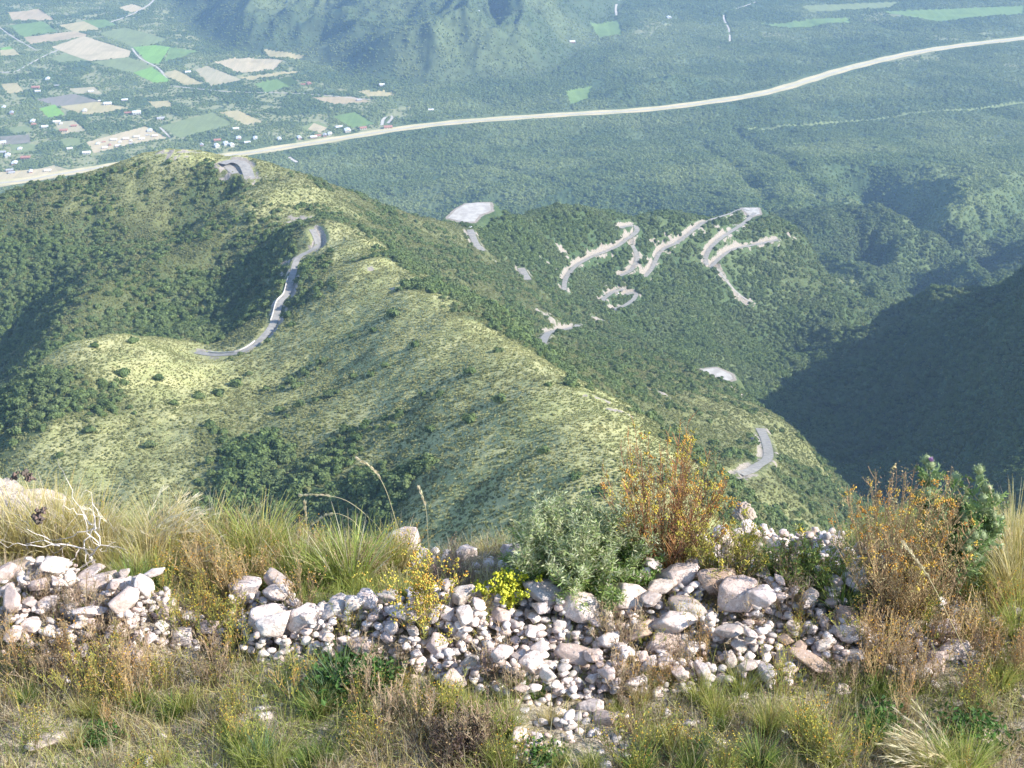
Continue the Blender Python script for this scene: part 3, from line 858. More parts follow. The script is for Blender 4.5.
def uniq(base, tail, extras=()):
    """a label no other thing carries where a further word can tell it apart"""
    for e in [''] + list(extras):
        lab = ' '.join((e + ' ' + base + ' ' + tail).split())
        if lab not in USED: USED[lab] = 1; return lab
    lab = ' '.join((base + ' ' + tail).split()); USED[lab] = USED.get(lab, 0) + 1; return lab

# ------------------------------------------------------------------ stones
def ico(sub):
    import bmesh
    bm = bmesh.new(); bmesh.ops.create_icosphere(bm, subdivisions=sub, radius=1.0)
    v = np.array([q.co[:] for q in bm.verts]); f = np.array([[q.index for q in g_.verts] for g_ in bm.faces]); bm.free()
    return v / np.linalg.norm(v, axis=1)[:, None], f
ICO = {k: ico(k) for k in (1, 2, 3, 4, 5)}
def stone_shape(seed, sub, planes=13, p=16, rough=.045, dims=(1, .8, .6)):
    g = np.random.default_rng(seed)
    d, f = ICO[sub]
    nrm = g.normal(size=(planes, 3)); nrm /= np.linalg.norm(nrm, axis=1)[:, None]
    nrm = np.concatenate([nrm, -nrm[:3], [[0, 0, 1], [0, 0, -1]]]); hh = g.uniform(.58, .92, len(nrm))
    bd_ = ICO[1][0]; nrm = np.concatenate([nrm, bd_]); hh = np.concatenate([hh, np.full(len(bd_), 1.17)])
    dots = np.maximum(d @ nrm.T, 1e-3) / hh
    r = (dots ** p).sum(1) ** (-1 / p)
    q = d * 3 + seed
    r = r * (1 + rough * (fbm(q[:, 0] + q[:, 2] * .7, q[:, 1] - q[:, 2] * .6, 4)) )
    r = r - .05 * np.maximum(0, fbm(q[:, 0] * 1.7 - q[:, 2], q[:, 1] * 1.7 + q[:, 2], 2) - .35)
    return d * r[:, None] * np.array(dims), f
t = NT('limestone'); ob = t.obj(); oi = t.n('ShaderNodeObjectInfo')
ad = t.n('ShaderNodeVectorMath'); ad.operation = 'ADD'; t.l(ob, ad.inputs[0])
cb = t.n('ShaderNodeCombineXYZ'); t.l(t.math('MULTIPLY', oi.outputs['Random'], 50.), cb.inputs[0]); t.l(cb.outputs[0], ad.inputs[1]); vv = ad.outputs[0]
n1 = t.noise(1.6, 5, .65, vv); n2 = t.noise(6., 5, .7, vv); n3 = t.noise(26., 3, .6, vv)
c = oi.outputs['Color']
c = t.mix(t.ramp(n1, .40, .64, 0, .75), c, (.47, .35, .29)); c = t.mix(t.ramp(n2, .52, .68, 0, .65), c, (.33, .30, .28)); c = t.mix(t.ramp(n3, .58, .70, 0, .8), c, (.13, .115, .105))
c = t.mix(t.ramp(n2, .46, .3, 0, .6), c, (.76, .71, .67))
M_STONE = t.done(t.pbsdf(c, .85, t.bump(t.math('ADD', n2, t.math('MULTIPLY', n3, .5)), .45, .05), .25))
KSH = {'angular': dict(planes=9, p=90, dims=(1, .8, .66)), 'blocky': dict(planes=7, p=90, dims=(1, .82, .75)), 'flat': dict(planes=9, p=70, dims=(1, .8, .46)),
       'rounded': dict(planes=12, p=50, dims=(1, .85, .7)), 'long': dict(planes=8, p=34, dims=(1, .68, .55))}
SHN = list(KSH)
STM = {}
for k_ in SHN:
    for j in range(4):
        Vs, Fs = stone_shape(100 * j + len(k_) * 7 + j, 4, **KSH[k_])
        o = mesh_np('stone', Vs, Fs, M_STONE, True, link=False); STM[k_, j] = o.data; bpy.data.objects.remove(o)
SCOL = {'chalk white': (.76, .675, .62), 'off white': (.66, .565, .51), 'pinkish': (.56, .45, .40), 'grey': (.40, .37, .35), 'tan': (.46, .33, .24)}
# height field on which the stones are dropped one after another
CX0, CY0, CS = -2.7, 3.0, .008
hxn, hyn = int(5.4 / CS), int(3.4 / CS)
HX, HY = np.meshgrid(CX0 + np.arange(hxn) * CS, CY0 + np.arange(hyn) * CS)
HM = gx(HX, HY)
HM0 = HM.copy()
def drop(x, y, a, b, c_, sink=.22, rz=0.):
    """rest an ellipsoid (half axes a, b, c_) on what lies there; returns the height of its centre"""
    rad = max(a, b); i0 = int((x - rad - CX0) / CS); i1 = int((x + rad - CX0) / CS) + 1; j0 = int((y - rad - CY0) / CS); j1 = int((y + rad - CY0) / CS) + 1
    if i0 < 0 or j0 < 0 or i1 >= hxn or j1 >= hyn: return gx(x, y) + c_ * .5
    sx = HX[j0:j1, i0:i1] - x; sy = HY[j0:j1, i0:i1] - y
    cr, sr = math.cos(rz), math.sin(rz)
    ux = (sx * cr + sy * sr) / a; uy = (-sx * sr + sy * cr) / b
    q = 1 - ux * ux - uy * uy; m = q > 0
    if not m.any(): return gx(x, y)
    hgt = np.sqrt(np.maximum(q, 0)) * c_
    loc = HM[j0:j1, i0:i1]
    base = np.where(m, loc + hgt, -99)
    zc = np.percentile(base[m], 80) - sink * c_
    loc[m] = np.maximum(loc[m], (zc + hgt * .95)[m])
    return zc
zones = [('165,612 235,606 245,660 165,650', .35), ('0,586 40,580 110,588 150,598 172,612 172,640 140,658 80,664 0,656', .95), ('228,602 270,600 330,612 400,602 470,604 540,592 600,592 660,582 700,585 760,580 830,592 880,604 890,645 860,668 800,682 740,692 690,694 650,700 620,712 560,712 500,700 440,690 380,664 330,662 240,668', 1.),
         ('880,630 930,610 1024,600 1024,640 960,690 900,690', .35), ('700,560 760,548 840,560 900,578 880,604 760,585 700,582', 1.), ('515,690 650,690 630,768 515,768', .22), ('380,548 420,545 440,560 520,556 520,575 400,580', .3)]
zpoly = [(np.array([nhit(*map(float, q.split(',')))[:2] for q in s.split()]), w_) for s, w_ in zones]
def zdens(x, y):
    d = np.full(x.shape, .014)
    for pl, w_ in zpoly: d = np.maximum(d, inpoly(x + .06 * fbm(x * 5, y * 5, 2), y + .05 * fbm(x * 5 + 9, y * 5, 2), pl) * w_)
    return d
g = np.random.default_rng(77)
# named boulders: (u, v of middle, width px, colour, shape, rotation, label)
BIG = [(676, 594, 52, 'off white', 'angular', .5, 'largest grey-white slab leaning at the top of the rubble below the orange-tipped bush'),
 (719, 600, 42, 'tan', 'blocky', .1, 'tan squarish block at the top of the rubble, right of the grey-white slab'),
 (736, 619, 58, 'pinkish', 'long', -.25, 'long striped boulder lying just below the tan block'),
 (684, 625, 46, 'grey', 'flat', .8, 'smooth grey three-cornered stone left of the long striped boulder'),
 (627, 612, 46, 'off white', 'rounded', .2, 'off-white boulder behind yellow weeds right of the round white boulder'),
 (578, 624, 44, 'chalk white', 'rounded', -.4, 'round pitted white boulder at the top of the central rubble'),
 (549, 616, 46, 'grey', 'flat', -.3, 'flat grey stone in shade left of the round white boulder'),
 (247, 611, 46, 'chalk white', 'angular', .4, 'large white boulder at the left end of the central rubble'),
 (266, 640, 40, 'chalk white', 'rounded', 1.2, 'white knobbly boulder in front of the large white one left of centre'),
 (304, 634, 34, 'chalk white', 'rounded', .3, 'bright pitted stone right of the knobbly boulder'),
 (338, 624, 28, 'chalk white', 'angular', 1.0, 'bright white angular stone above the green herb clump'),
 (368, 620, 26, 'off white', 'rounded', .2, 'off-white round stone left of the tall yellow-flowered plant'),
 (484, 541, 56, 'off white', 'flat', .05, 'flat pale boulder on the brink behind the rubble'),
 (520, 536, 34, 'off white', 'angular', .4, 'smaller pale boulder tucked under the left side of the grey-green bush'),
 (405, 562, 52, 'off white', 'long', .1, 'long pale boulder half hidden in weeds left of the flat boulder'),
 (441, 544, 20, 'grey', 'rounded', .1, 'small grey stone on the brink left of the flat boulder'),
 (190, 542, 17, 'chalk white', 'long', 1.45, 'upright white stone standing in the golden grass at left'),
 (118, 572, 30, 'chalk white', 'angular', .3, 'white stone right of the dead branch'),
 (105, 598, 34, 'off white', 'blocky', .4, 'pale block topping the far left rubble'),
 (128, 604, 30, 'chalk white', 'angular', -.4, 'bright stone at the right of the far left rubble'),
 (148, 622, 26, 'chalk white', 'long', 1.3, 'bright long stone closing the far left rubble on the right'),
 (20, 576, 36, 'off white', 'rounded', .2, 'pale boulder under the foot of the dead branch'),
 (310, 580, 26, 'chalk white', 'angular', 1.2, 'pale angular stone in the grass left of the bright green tuft'),
 (273, 573, 14, 'chalk white', 'rounded', 0., 'small white stone alone in grass behind the central rubble'),
 (662, 655, 46, 'pinkish', 'angular', .3, 'pinkish boulder low in the rubble below the grey three-cornered stone'),
 (640, 648, 26, 'tan', 'angular', .9, 'tan angular stone left of the low pinkish boulder'),
 (672, 645, 36, 'off white', 'angular', .1, 'off-white stone touching the low pinkish boulder'),
 (730, 650, 30, 'grey', 'flat', .1, 'flat grey-green stone in weeds below the long striped boulder'),
 (756, 632, 28, 'off white', 'angular', -.3, 'off-white wedge right of the long striped boulder'),
 (700, 562, 20, 'chalk white', 'angular', .3, 'white angular stone right of the foot of the orange-tipped bush'),
 (748, 552, 22, 'chalk white', 'angular', .4, 'white stone on the brink behind the fine rubble'),
 (995, 548, 26, 'tan', 'angular', .2, 'orange-tan stone on the mound right of the thistle'),
 (985, 562, 30, 'grey', 'blocky', .3, 'grey stone under the orange-tan one right of the thistle'),
 (946, 636, 30, 'off white', 'angular', .9, 'off-white stone at the right end of the bank'),
 (933, 668, 34, 'pinkish', 'angular', 1.3, 'pinkish cracked stone at the right end of the bank'),
 (954, 662, 26, 'off white', 'blocky', .2, 'off-white block right of the pinkish cracked stone'),
 (840, 692, 20, 'off white', 'rounded', .2, 'off-white stone alone in the grass below the right half of the rubble'),
 (983, 741, 22, 'off white', 'rounded', .5, 'pale round stone right of the pale plumed tussock'),
 (452, 694, 26, 'pinkish', 'angular', .4, 'pinkish stone in weeds above the dark dead shrub'),
 (604, 724, 26, 'pinkish', 'rounded', .1, 'pinkish round stone in the weeds right of the stone spill'),
 (265, 720, 18, 'chalk white', 'rounded', .1, 'white stone alone in the grass at the bottom left of centre'),
 (50, 742, 40, 'off white', 'flat', .9, 'pale flat stone in the grass at the bottom left'),
 (690, 726, 16, 'chalk white', 'angular', .3, 'white stone in the green tufts at the bottom right of centre')]
def put_stone(x, y, size, col, sh, rz, label, group, tilt=.35, dz=0., sq=1., sink=.25):
    k = KSH[sh]['dims']; a, b, c3 = size * .5 * k[0], size * .5 * k[1], size * .5 * k[2] * sq
    zc = drop(x, y, a, b, c3, sink, rz) + dz
    size *= 1.12; o = bpy.data.objects.new('stone', STM[sh, int(g.integers(0, 4))]); C.objects.link(o)
    o.scale = (size * .5, size * .5, size * .5 * sq); o.location = (x, y, zc)
    o.rotation_euler = (g.uniform(-tilt, tilt), g.uniform(-tilt, tilt), rz)
    cc = np.array(SCOL[col]) * g.uniform(.9, 1.1) * np.array([1, g.uniform(.97, 1.02), g.uniform(.94, 1.04)])
    o.color = (*np.clip(cc, 0, .82), 1)
    return tag(o, label, 'stone', group)
nst = 0
# bulk of the rubble first (smallest, one object), then the stones one can single out, then the named ones
def bulk(N, smin, smax, seed, p_min=.0):
    gg = np.random.default_rng(seed); Vb = []; Fb = []; Cb = []; nv = 0; cnt = 0
    protos = [stone_shape(900 + j, 2, **KSH[SHN[j % 5]]) for j in range(10)]
    while cnt < N:
        x = gg.uniform(-2.35, 2.35, 4000); y = gg.uniform(3.2, 5.2, 4000)
        keep = gg.random(4000) < zdens(x, y)
        for xx, yy in zip(x[keep], y[keep]):
            s = smin * (smax / smin) ** gg.random(); j = int(gg.integers(0, 10)); V, F = protos[j]
            rz = gg.uniform(0, 6.28); k = KSH[SHN[j % 5]]['dims']
            zc = drop(xx, yy, s * .5 * k[0], s * .5 * k[1], s * .5 * k[2], .3, rz)
            cr, sr = math.cos(rz), math.sin(rz); tl = gg.uniform(-.4, .4); ct, st_ = math.cos(tl), math.sin(tl)
            Q = V * s * .5; Q = np.column_stack([Q[:, 0] * ct + Q[:, 2] * st_, Q[:, 1], -Q[:, 0] * st_ + Q[:, 2] * ct])
            Q = np.column_stack([Q[:, 0] * cr - Q[:, 1] * sr + xx, Q[:, 0] * sr + Q[:, 1] * cr + yy, Q[:, 2] + zc])
            Vb.append(Q); Fb.append(F + nv); nv += len(Q); cnt += 1
            cc = np.array(SCOL[['chalk white', 'off white', 'pinkish', 'grey', 'chalk white'][int(gg.integers(0, 5))]]) * gg.uniform(.85, 1.1)
            Cb.append(np.tile(np.clip(cc, 0, .82), (len(Q), 1)))
            if cnt >= N: break
    return np.concatenate(Vb), np.concatenate(Fb), np.concatenate(Cb)
t = NT('small_rubble'); at_ = t.attr('col'); v = t.pos(); n1 = t.noise(45., 4, .65, v); n2 = t.noise(160., 3, .6, v)
c = t.mix(t.ramp(n1, .48, .68, 0, .6), at_.outputs['Color'], (.46, .36, .30)); c = t.mix(t.ramp(n2, .55, .7, 0, .7), c, (.17, .15, .14))
M_RUB = t.done(t.pbsdf(c, .85, t.bump(n2, .5, .004), .2))
Vb, Fb, Cb = bulk(5000, .022, .052, 5)
rb = mesh_np('rubble', Vb, Fb, M_RUB, True, Cb); tag(rb, kind='stuff')
print('bulk', time.time() - T0)
cand = []
while len(cand) < 258:
    x = g.uniform(-1.95, 1.95); y = g.uniform(3.35, 4.95)
    dd = float(zdens(np.array([x]), np.array([y]))[0])
    u_, v_ = to_px(x, y, -3.)
    if dd > .15 and g.random() < dd and 0 < u_ < 1024: 
        s = .048 * (2.2 ** (g.random() ** 1.6))
        if (u_ > 740 and v_ < 600) or v_ > 690: s *= .75
        if all((x - q[0]) ** 2 + (y - q[1]) ** 2 > (.38 * (s + q[2])) ** 2 for q in cand): cand.append((x, y, s))
cand.sort(key=lambda q: q[2])
big_pos = [(*nhit(u, v)[:2], w_) for u, v, w_, *_ in BIG]
szw = lambda s: 'small' if s < .055 else 'fist-sized' if s < .08 else 'sizeable'
for x, y, s in cand:
    if any((x - bx) ** 2 + (y - by) ** 2 < (.0036 * bw * .42) ** 2 for bx, by, bw in big_pos): continue
    sh = ['angular', 'blocky', 'angular', 'flat', 'rounded', 'blocky', 'angular', 'flat', 'blocky', 'long'][int(g.integers(0, 10))]
    col = ['chalk white', 'chalk white', 'off white', 'off white', 'pinkish', 'grey', 'pinkish', 'tan'][int(g.integers(0, 8))] if x > .45 else ['chalk white', 'chalk white', 'chalk white', 'off white', 'pinkish', 'grey', 'pinkish'][int(g.integers(0, 7))]
    wh = where((x, y, -3.)); lab = uniq(f'{szw(s)} {sh} {col} stone', wh)
    put_stone(x, y, s, col, sh, g.uniform(0, 6.28), lab, f'stones {wh}')
    nst += 1
for (u, v, w_, col, sh, rz, lab), (bx, by, _) in zip(BIG, big_pos):
    if sh == 'long' and rz > 1.4:
        o = put_stone(bx, by, w_ * .0078, col, sh, 0., lab, 'boulders of the verge', .1, .02); o.rotation_euler = (0, 1.25, 1.3)
    else:
        D = math.sqrt(bx * bx + by * by + 9); put_stone(bx, by, w_ / F_PX * D * (.92 if w_ < 40 else .80), col, sh, rz, lab, 'boulders of the verge', .3 if v > 565 else .12, 0 if v > 565 else .03, 1.1, .6 if v > 565 else -.25)
print('stones', nst, time.time() - T0)

# the pale outcrop at far left and the pinkish crag just below the brink
def crag(name, u, v, d, size, seed, label, col, rot=(0, 0, 0), dims=(1, .68, .55)):
    Vs, Fs = stone_shape(seed, 5, planes=16, p=14, rough=.16, dims=dims)
    q = Vs * 4; Vs = Vs * (1 + .10 * ridged(q[:, 0] + q[:, 2], q[:, 1] - q[:, 2] * .5, 4)[:, None] - .05)
    o = mesh_np(name, Vs * .5 * size, Fs, M_CRAG, True)
    p_ = at(u, v, d); o.location = p_; o.rotation_euler = rot; o.color = (*col, 1)
    return tag(o, label, 'rock outcrop')
t = NT('crag_rock'); ob = t.obj(); oi = t.n('ShaderNodeObjectInfo')
n1 = t.noise(2.2, 5, .65, ob); n2 = t.noise(9., 5, .7, ob); n3 = t.noise(40., 3, .6, ob)
c = t.mix(t.ramp(n1, .4, .65, 0, .7), oi.outputs['Color'], (.52, .42, .34)); c = t.mix(t.ramp(n2, .5, .68, 0, .6), c, (.36, .31, .27)); c = t.mix(t.ramp(n3, .58, .7, 0, .6), c, (.16, .14, .12))
M_CRAG = t.done(t.pbsdf(c, .9, t.bump(t.math('ADD', n2, n3), .7, .03), .2))
crag('rock_outcrop', -6, 530, 6.0, 1.3, 41, 'pale sloping rock outcrop at the far left edge above the grass', (.44, .37, .31), (0, .26, -.1), (1, .55, .36))
crag('rock_outcrop', 746, 514, 60., 1.1, 43, 'pinkish crag on the green slope right of the orange-tipped bush', (.30, .25, .22), (.2, .1, .3), (1, .7, .8))
# ================================================================== plants of the verge
UPV = np.array([0, 0, 1.])
def nrmz(a): return a / (np.linalg.norm(a, axis=-1, keepdims=True) + 1e-12)
class PB:
    """collects batches of blades, twigs and leaves into one mesh"""
    def __init__(s): s.V = []; s.F3 = []; s.F4 = []; s.C = []; s.n = 0
    def add(s, V, F, Cc):
        (s.F4 if F.shape[1] == 4 else s.F3).append(F + s.n); s.V.append(V); s.C.append(Cc); s.n += len(V)
    def curve(s, base, az_, th0, bend, L, seg):
        """points (n, seg+1, 3) of arcs that leave BASE at angle th0 from the vertical towards az_ and bend over by BEND"""
        k = np.arange(seg) + .5
        th = th0[:, None] + bend[:, None] * (k / seg) ** 1.3
        st = (L / seg)[:, None]
        hx = np.concatenate([np.zeros((len(L), 1)), np.cumsum(np.sin(th) * st, 1)], 1); hz = np.concatenate([np.zeros((len(L), 1)), np.cumsum(np.cos(th) * st, 1)], 1)
        P_ = base[:, None, :] + np.stack([hx * np.cos(az_)[:, None], hx * np.sin(az_)[:, None], hz], -1)
        return P_
    def ribbons(s, P_, w, c0, c1, rng_, taper=.15, belly=0.):
        n_, k, _ = P_.shape
        T = nrmz(np.gradient(P_, axis=1)); a = rng_.normal(size=(n_, 1, 3)); sd = nrmz(np.cross(T, a))
        t_ = np.linspace(0, 1, k)
        prof = (1 - (1 - taper) * t_ ** 1.5) + belly * np.sin(np.pi * t_)
        W = w[:, None, None] * prof[None, :, None] * .5
        V = np.stack([P_ - sd * W, P_ + sd * W], 2).reshape(-1, 3)
        i = (np.arange(n_)[:, None] * k + np.arange(k - 1)[None]) * 2
        F = np.stack([i, i + 1, i + 3, i + 2], -1).reshape(-1, 4)
        tt = t_[None, :, None]
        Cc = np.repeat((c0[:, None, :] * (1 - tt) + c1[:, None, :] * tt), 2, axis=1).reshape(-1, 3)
        s.add(V, F, Cc)
    def tubes(s, P_, w, c0, c1, taper=.35):
        n_, k, _ = P_.shape
        T = nrmz(np.gradient(P_, axis=1)); sd = nrmz(np.cross(T, np.array([.37, .81, .45]))); up = np.cross(T, sd)
        t_ = np.linspace(0, 1, k); W = w[:, None, None] * (1 - (1 - taper) * t_)[None, :, None] * .5
        R3 = [sd * W * math.cos(q) + up * W * math.sin(q) for q in (0, 2.094, 4.189)]
        V = np.stack([P_ + q for q in R3], 2).reshape(-1, 3)
        i = (np.arange(n_)[:, None] * k + np.arange(k - 1)[None]) * 3
        F = np.concatenate([np.stack([i + a, i + b, i + b + 3, i + a + 3], -1).reshape(-1, 4) for a, b in ((0, 1), (1, 2), (2, 0))])
        tt = t_[None, :, None]
        s.add(V, F, np.repeat((c0[:, None, :] * (1 - tt) + c1[:, None, :] * tt), 3, axis=1).reshape(-1, 3))
    def leaves(s, p, d, L, w, col, rng_):
        """diamond leaves folded along the middle: p (n,3), direction d, length L, width w"""
        d = nrmz(d); sd = nrmz(np.cross(d, rng_.normal(size=d.shape))); nn = np.cross(d, sd)
        L = L[:, None]; w = w[:, None]
        V = np.stack([p, p + d * L * .45 - sd * w * .5 + nn * w * .12, p + d * L, p + d * L * .45 + sd * w * .5 + nn * w * .12], 1).reshape(-1, 3)
        s.add(V, np.arange(len(V)).reshape(-1, 4), np.repeat(col, 4, axis=0))
    def knobs(s, p, r, col):
        """small six-cornered heads"""
        oc = np.array([(1, 0, 0), (-1, 0, 0), (0, 1, 0), (0, -1, 0), (0, 0, 1.1), (0, 0, -.9)], float)
        f = np.array([(0, 2, 4), (2, 1, 4), (1, 3, 4), (3, 0, 4), (2, 0, 5), (1, 2, 5), (3, 1, 5), (0, 3, 5)])
        V = (p[:, None] + oc[None] * r[:, None, None]).reshape(-1, 3)
        F = (f[None] + 6 * np.arange(len(p))[:, None, None]).reshape(-1, 3)
        s.add(V, F, np.repeat(col, 6, axis=0))
    def make(s, name, mat, parent=None, link=True):
        V = np.concatenate(s.V); Fs = []
        if s.F4: Fs.append(np.concatenate(s.F4))
        if s.F3: Fs.append(np.concatenate(s.F3))
        return mesh_np(name, V, Fs, mat, False, np.concatenate(s.C), parent, link)
def plantmat(name, tr_=.35, rough=.6):
    t = NT(name); a = t.attr('col'); v = t.pos(); n1 = t.noise(60., 2, .6, v)
    c = t.mix(t.ramp(n1, .3, .7, 0, .25), a.outputs['Color'], (.0, .0, .0), 'MIX')
    p = t.pbsdf(a.outputs['Color'], rough, None, .25); tr = t.n('ShaderNodeBsdfTranslucent'); t.l(a.outputs['Color'], tr.inputs[0])
    mx = t.n('ShaderNodeMixShader'); mx.inputs[0].default_value = tr_; t.l(p.outputs[0], mx.inputs[1]); t.l(tr.outputs[0], mx.inputs[2])
    return t.done(mx)
M_BLADE = plantmat('grass_blades', .4); M_TWIG = plantmat('twigs', .0, .8); M_LEAF = plantmat('leaves', .35); M_FLOW = plantmat('flowers', .3)
def colv(rng_, n_, cols, jit=.15):
    cols = np.array(cols); c = cols[rng_.integers(0, len(cols), n_)]
    return c * (1 + rng_.uniform(-jit, jit, (n_, 1))) * (1 + rng_.uniform(-jit * .4, jit * .4, (n_, 3)))
GOLD = [(.54, .45, .16), (.60, .51, .23), (.44, .39, .12)]; PALE = [(.62, .55, .36), (.55, .47, .28), (.66, .60, .44)]
LIME = [(.34, .40, .09), (.42, .46, .13), (.27, .33, .08)]; GREEN = [(.14, .23, .055), (.18, .27, .07), (.11, .18, .05)]; BLUEG = [(.12, .20, .11), (.16, .24, .13), (.10, .15, .08)]
BROWN = [(.33, .25, .16), (.42, .32, .21), (.25, .18, .12)]; RUST = [(.38, .26, .13), (.32, .21, .11), (.46, .34, .17)]; YEL = [(.50, .43, .06), (.60, .50, .08), (.40, .34, .06)]; ORANGE = [(.58, .32, .05), (.50, .24, .04), (.65, .45, .08)]

def tuft_mesh(seed, n_=220, h=.3, spread=.5, base_r=.035, cols=(LIME, GOLD), lean=(0, 0), droop=1.0, w=.0028, upright=.12, share=.5):
    r_ = np.random.default_rng(seed); b = PB()
    az_ = r_.uniform(0, 6.283, n_); br = base_r * np.sqrt(r_.random(n_)); base = np.column_stack([br * np.cos(az_), br * np.sin(az_), np.full(n_, -.015)])
    lx, ly = lean; th = np.abs(r_.normal(upright, spread * .45, n_)); hx = np.cos(az_) * np.sin(th) + lx; hy = np.sin(az_) * np.sin(th) + ly
    az2 = np.arctan2(hy, hx); th = np.minimum(1.3, np.hypot(hx, hy)); L = h * r_.uniform(.5, 1.1, n_) * (1.05 - .25 * th)
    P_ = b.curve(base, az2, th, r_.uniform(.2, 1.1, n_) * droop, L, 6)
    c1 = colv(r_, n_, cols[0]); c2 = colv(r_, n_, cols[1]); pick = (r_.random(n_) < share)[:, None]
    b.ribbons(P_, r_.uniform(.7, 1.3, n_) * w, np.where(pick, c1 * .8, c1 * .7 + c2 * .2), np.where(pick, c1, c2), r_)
    return b
def plume_mesh(seed, n_=26, h=.42, lean=(-.2, 0), cols=PALE, droop=.9, spread=.25, w=.004):
    r_ = np.random.default_rng(seed); b = PB(); az_ = r_.uniform(0, 6.283, n_); base = np.column_stack([.03 * np.cos(az_), .03 * np.sin(az_), np.zeros(n_)])
    th = np.abs(r_.normal(0, spread, n_)); hx = np.cos(az_) * np.sin(th) + lean[0]; hy = np.sin(az_) * np.sin(th) + lean[1]
    P_ = b.curve(base, np.arctan2(hy, hx), np.minimum(1.2, np.hypot(hx, hy)), r_.uniform(.5, 1.1, n_) * droop, h * r_.uniform(.7, 1.1, n_), 9)
    c_ = colv(r_, n_, cols, .08); b.ribbons(P_, np.full(n_, .0016), c_ * .8, c_, r_, .5)
    for k in range(4, 10):   # feathery awns along the upper half
        q = P_[:, k]; T = nrmz(P_[:, k] - P_[:, k - 1])
        for _ in range(4): b.leaves(q - T * r_.uniform(0, .03, (n_, 1)), T + r_.normal(size=(n_, 3)) * .16, np.full(n_, .055), np.full(n_, w), c_ * r_.uniform(.9, 1.1), r_)
    return b
def weed_mesh(seed, h=.22, n_=16, tips=YEL, stem=((.22, .22, .06), (.28, .20, .08)), leaf=GREEN, nleaf=14, spread=.35, knob=.0042, heads=5, bend=.3):
    """many thin upright stems, small leaves along them, flower heads at the tips"""
    r_ = np.random.default_rng(seed); S = PB(); Lf = PB(); Fl = PB()
    az_ = r_.uniform(0, 6.283, n_); br = .02 * r_.random(n_); base = np.column_stack([br * np.cos(az_), br * np.sin(az_), np.full(n_, -.01)])
    P_ = S.curve(base, az_, np.abs(r_.normal(.05, spread, n_)), r_.uniform(-bend, bend, n_), h * r_.uniform(.6, 1.08, n_), 7)
    c_ = colv(r_, n_, stem); S.tubes(P_, np.full(n_, .0028), c_ * .8, c_)
    # side twigs near the top
    tp = []; 
    for k in (4, 5, 6):
        m_ = 2 * n_; b0 = np.repeat(P_[:, k], 2, 0); Q = S.curve(b0, r_.uniform(0, 6.283, m_), r_.uniform(.2, .7, m_), -r_.uniform(0, .3, m_), h * r_.uniform(.08, .24, m_), 3)
        cc = np.repeat(c_, 2, 0); S.tubes(Q, np.full(m_, .0018), cc, cc); tp.append(Q[:, -1])
    tp.append(P_[:, -1]); tp = np.concatenate(tp)
    if nleaf:
        for k in range(nleaf):
            t_ = r_.uniform(.5, 6.9, n_); i_ = np.minimum(t_.astype(int), 6); p = P_[np.arange(n_), i_] * (1 - (t_ - i_))[:, None] + P_[np.arange(n_), np.minimum(i_ + 1, 7)] * (t_ - i_)[:, None]
            d = r_.normal(size=(n_, 3)); d[:, 2] = np.abs(d[:, 2]) * .7 + .3
            Lf.leaves(p, d, r_.uniform(.010, .022, n_), r_.uniform(.0025, .005, n_), colv(r_, n_, leaf), r_)
    for _ in range(heads):
        Fl.knobs(tp + r_.normal(size=tp.shape) * .006, r_.uniform(.6, 1.25, len(tp)) * knob, colv(r_, len(tp), tips))
    return S, Lf, Fl
PR = {}
def family(key, name, mk, n_, base, cat):
    """prototypes: (parts list) kept as meshes; copies share them"""
    L_ = []
    for j in range(n_):
        parts = mk(j)
        L_.append([(nm, b.make(nm, mt, None, False)) for nm, b, mt in parts if b.n])
    PR[key] = (name, L_, cat)
gp = np.random.default_rng(123)
def ground_z(x, y):
    i_ = int((x - CX0) / CS); j_ = int((y - CY0) / CS)
    return float(HM0[j_, i_]) if 0 <= i_ < hxn and 0 <= j_ < hyn else float(gx(x, y))
def plant(key, x, y, s, label, group, rz=None, j=None, z=None, sz=None):
    name, L_, cat = PR[key]
    parts = L_[int(gp.integers(0, len(L_))) if j is None else j]
    loc = (x, y, ground_z(x, y) if z is None else z); rz = gp.uniform(0, 6.28) if rz is None else rz
    if len(parts) == 1:
        r = bpy.data.objects.new(name, parts[0][1].data); C.objects.link(r)
    else:
        r = empty(name)
        for nm, o in parts:
            c_ = bpy.data.objects.new(nm, o.data); C.objects.link(c_); c_.parent = r
    r.location = loc; r.rotation_euler = (0, 0, rz); r.scale = (s, s, s if sz is None else sz)
    return tag(r, label, cat, group)
bl = lambda b: [('blades', b, M_BLADE)]
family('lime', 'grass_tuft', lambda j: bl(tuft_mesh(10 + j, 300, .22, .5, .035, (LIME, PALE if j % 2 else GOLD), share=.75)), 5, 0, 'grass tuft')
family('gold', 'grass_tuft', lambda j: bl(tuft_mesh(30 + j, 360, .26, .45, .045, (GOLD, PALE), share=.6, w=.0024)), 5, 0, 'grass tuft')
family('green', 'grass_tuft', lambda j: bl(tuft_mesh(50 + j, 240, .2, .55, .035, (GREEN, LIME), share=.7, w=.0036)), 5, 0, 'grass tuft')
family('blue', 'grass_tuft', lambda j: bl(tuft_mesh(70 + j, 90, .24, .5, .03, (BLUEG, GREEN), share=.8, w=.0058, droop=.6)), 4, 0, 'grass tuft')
family('dry', 'dry_grass_tuft', lambda j: bl(tuft_mesh(90 + j, 160, .17, .7, .05, (BROWN, PALE), share=.55, w=.0022)), 5, 0, 'grass tuft')
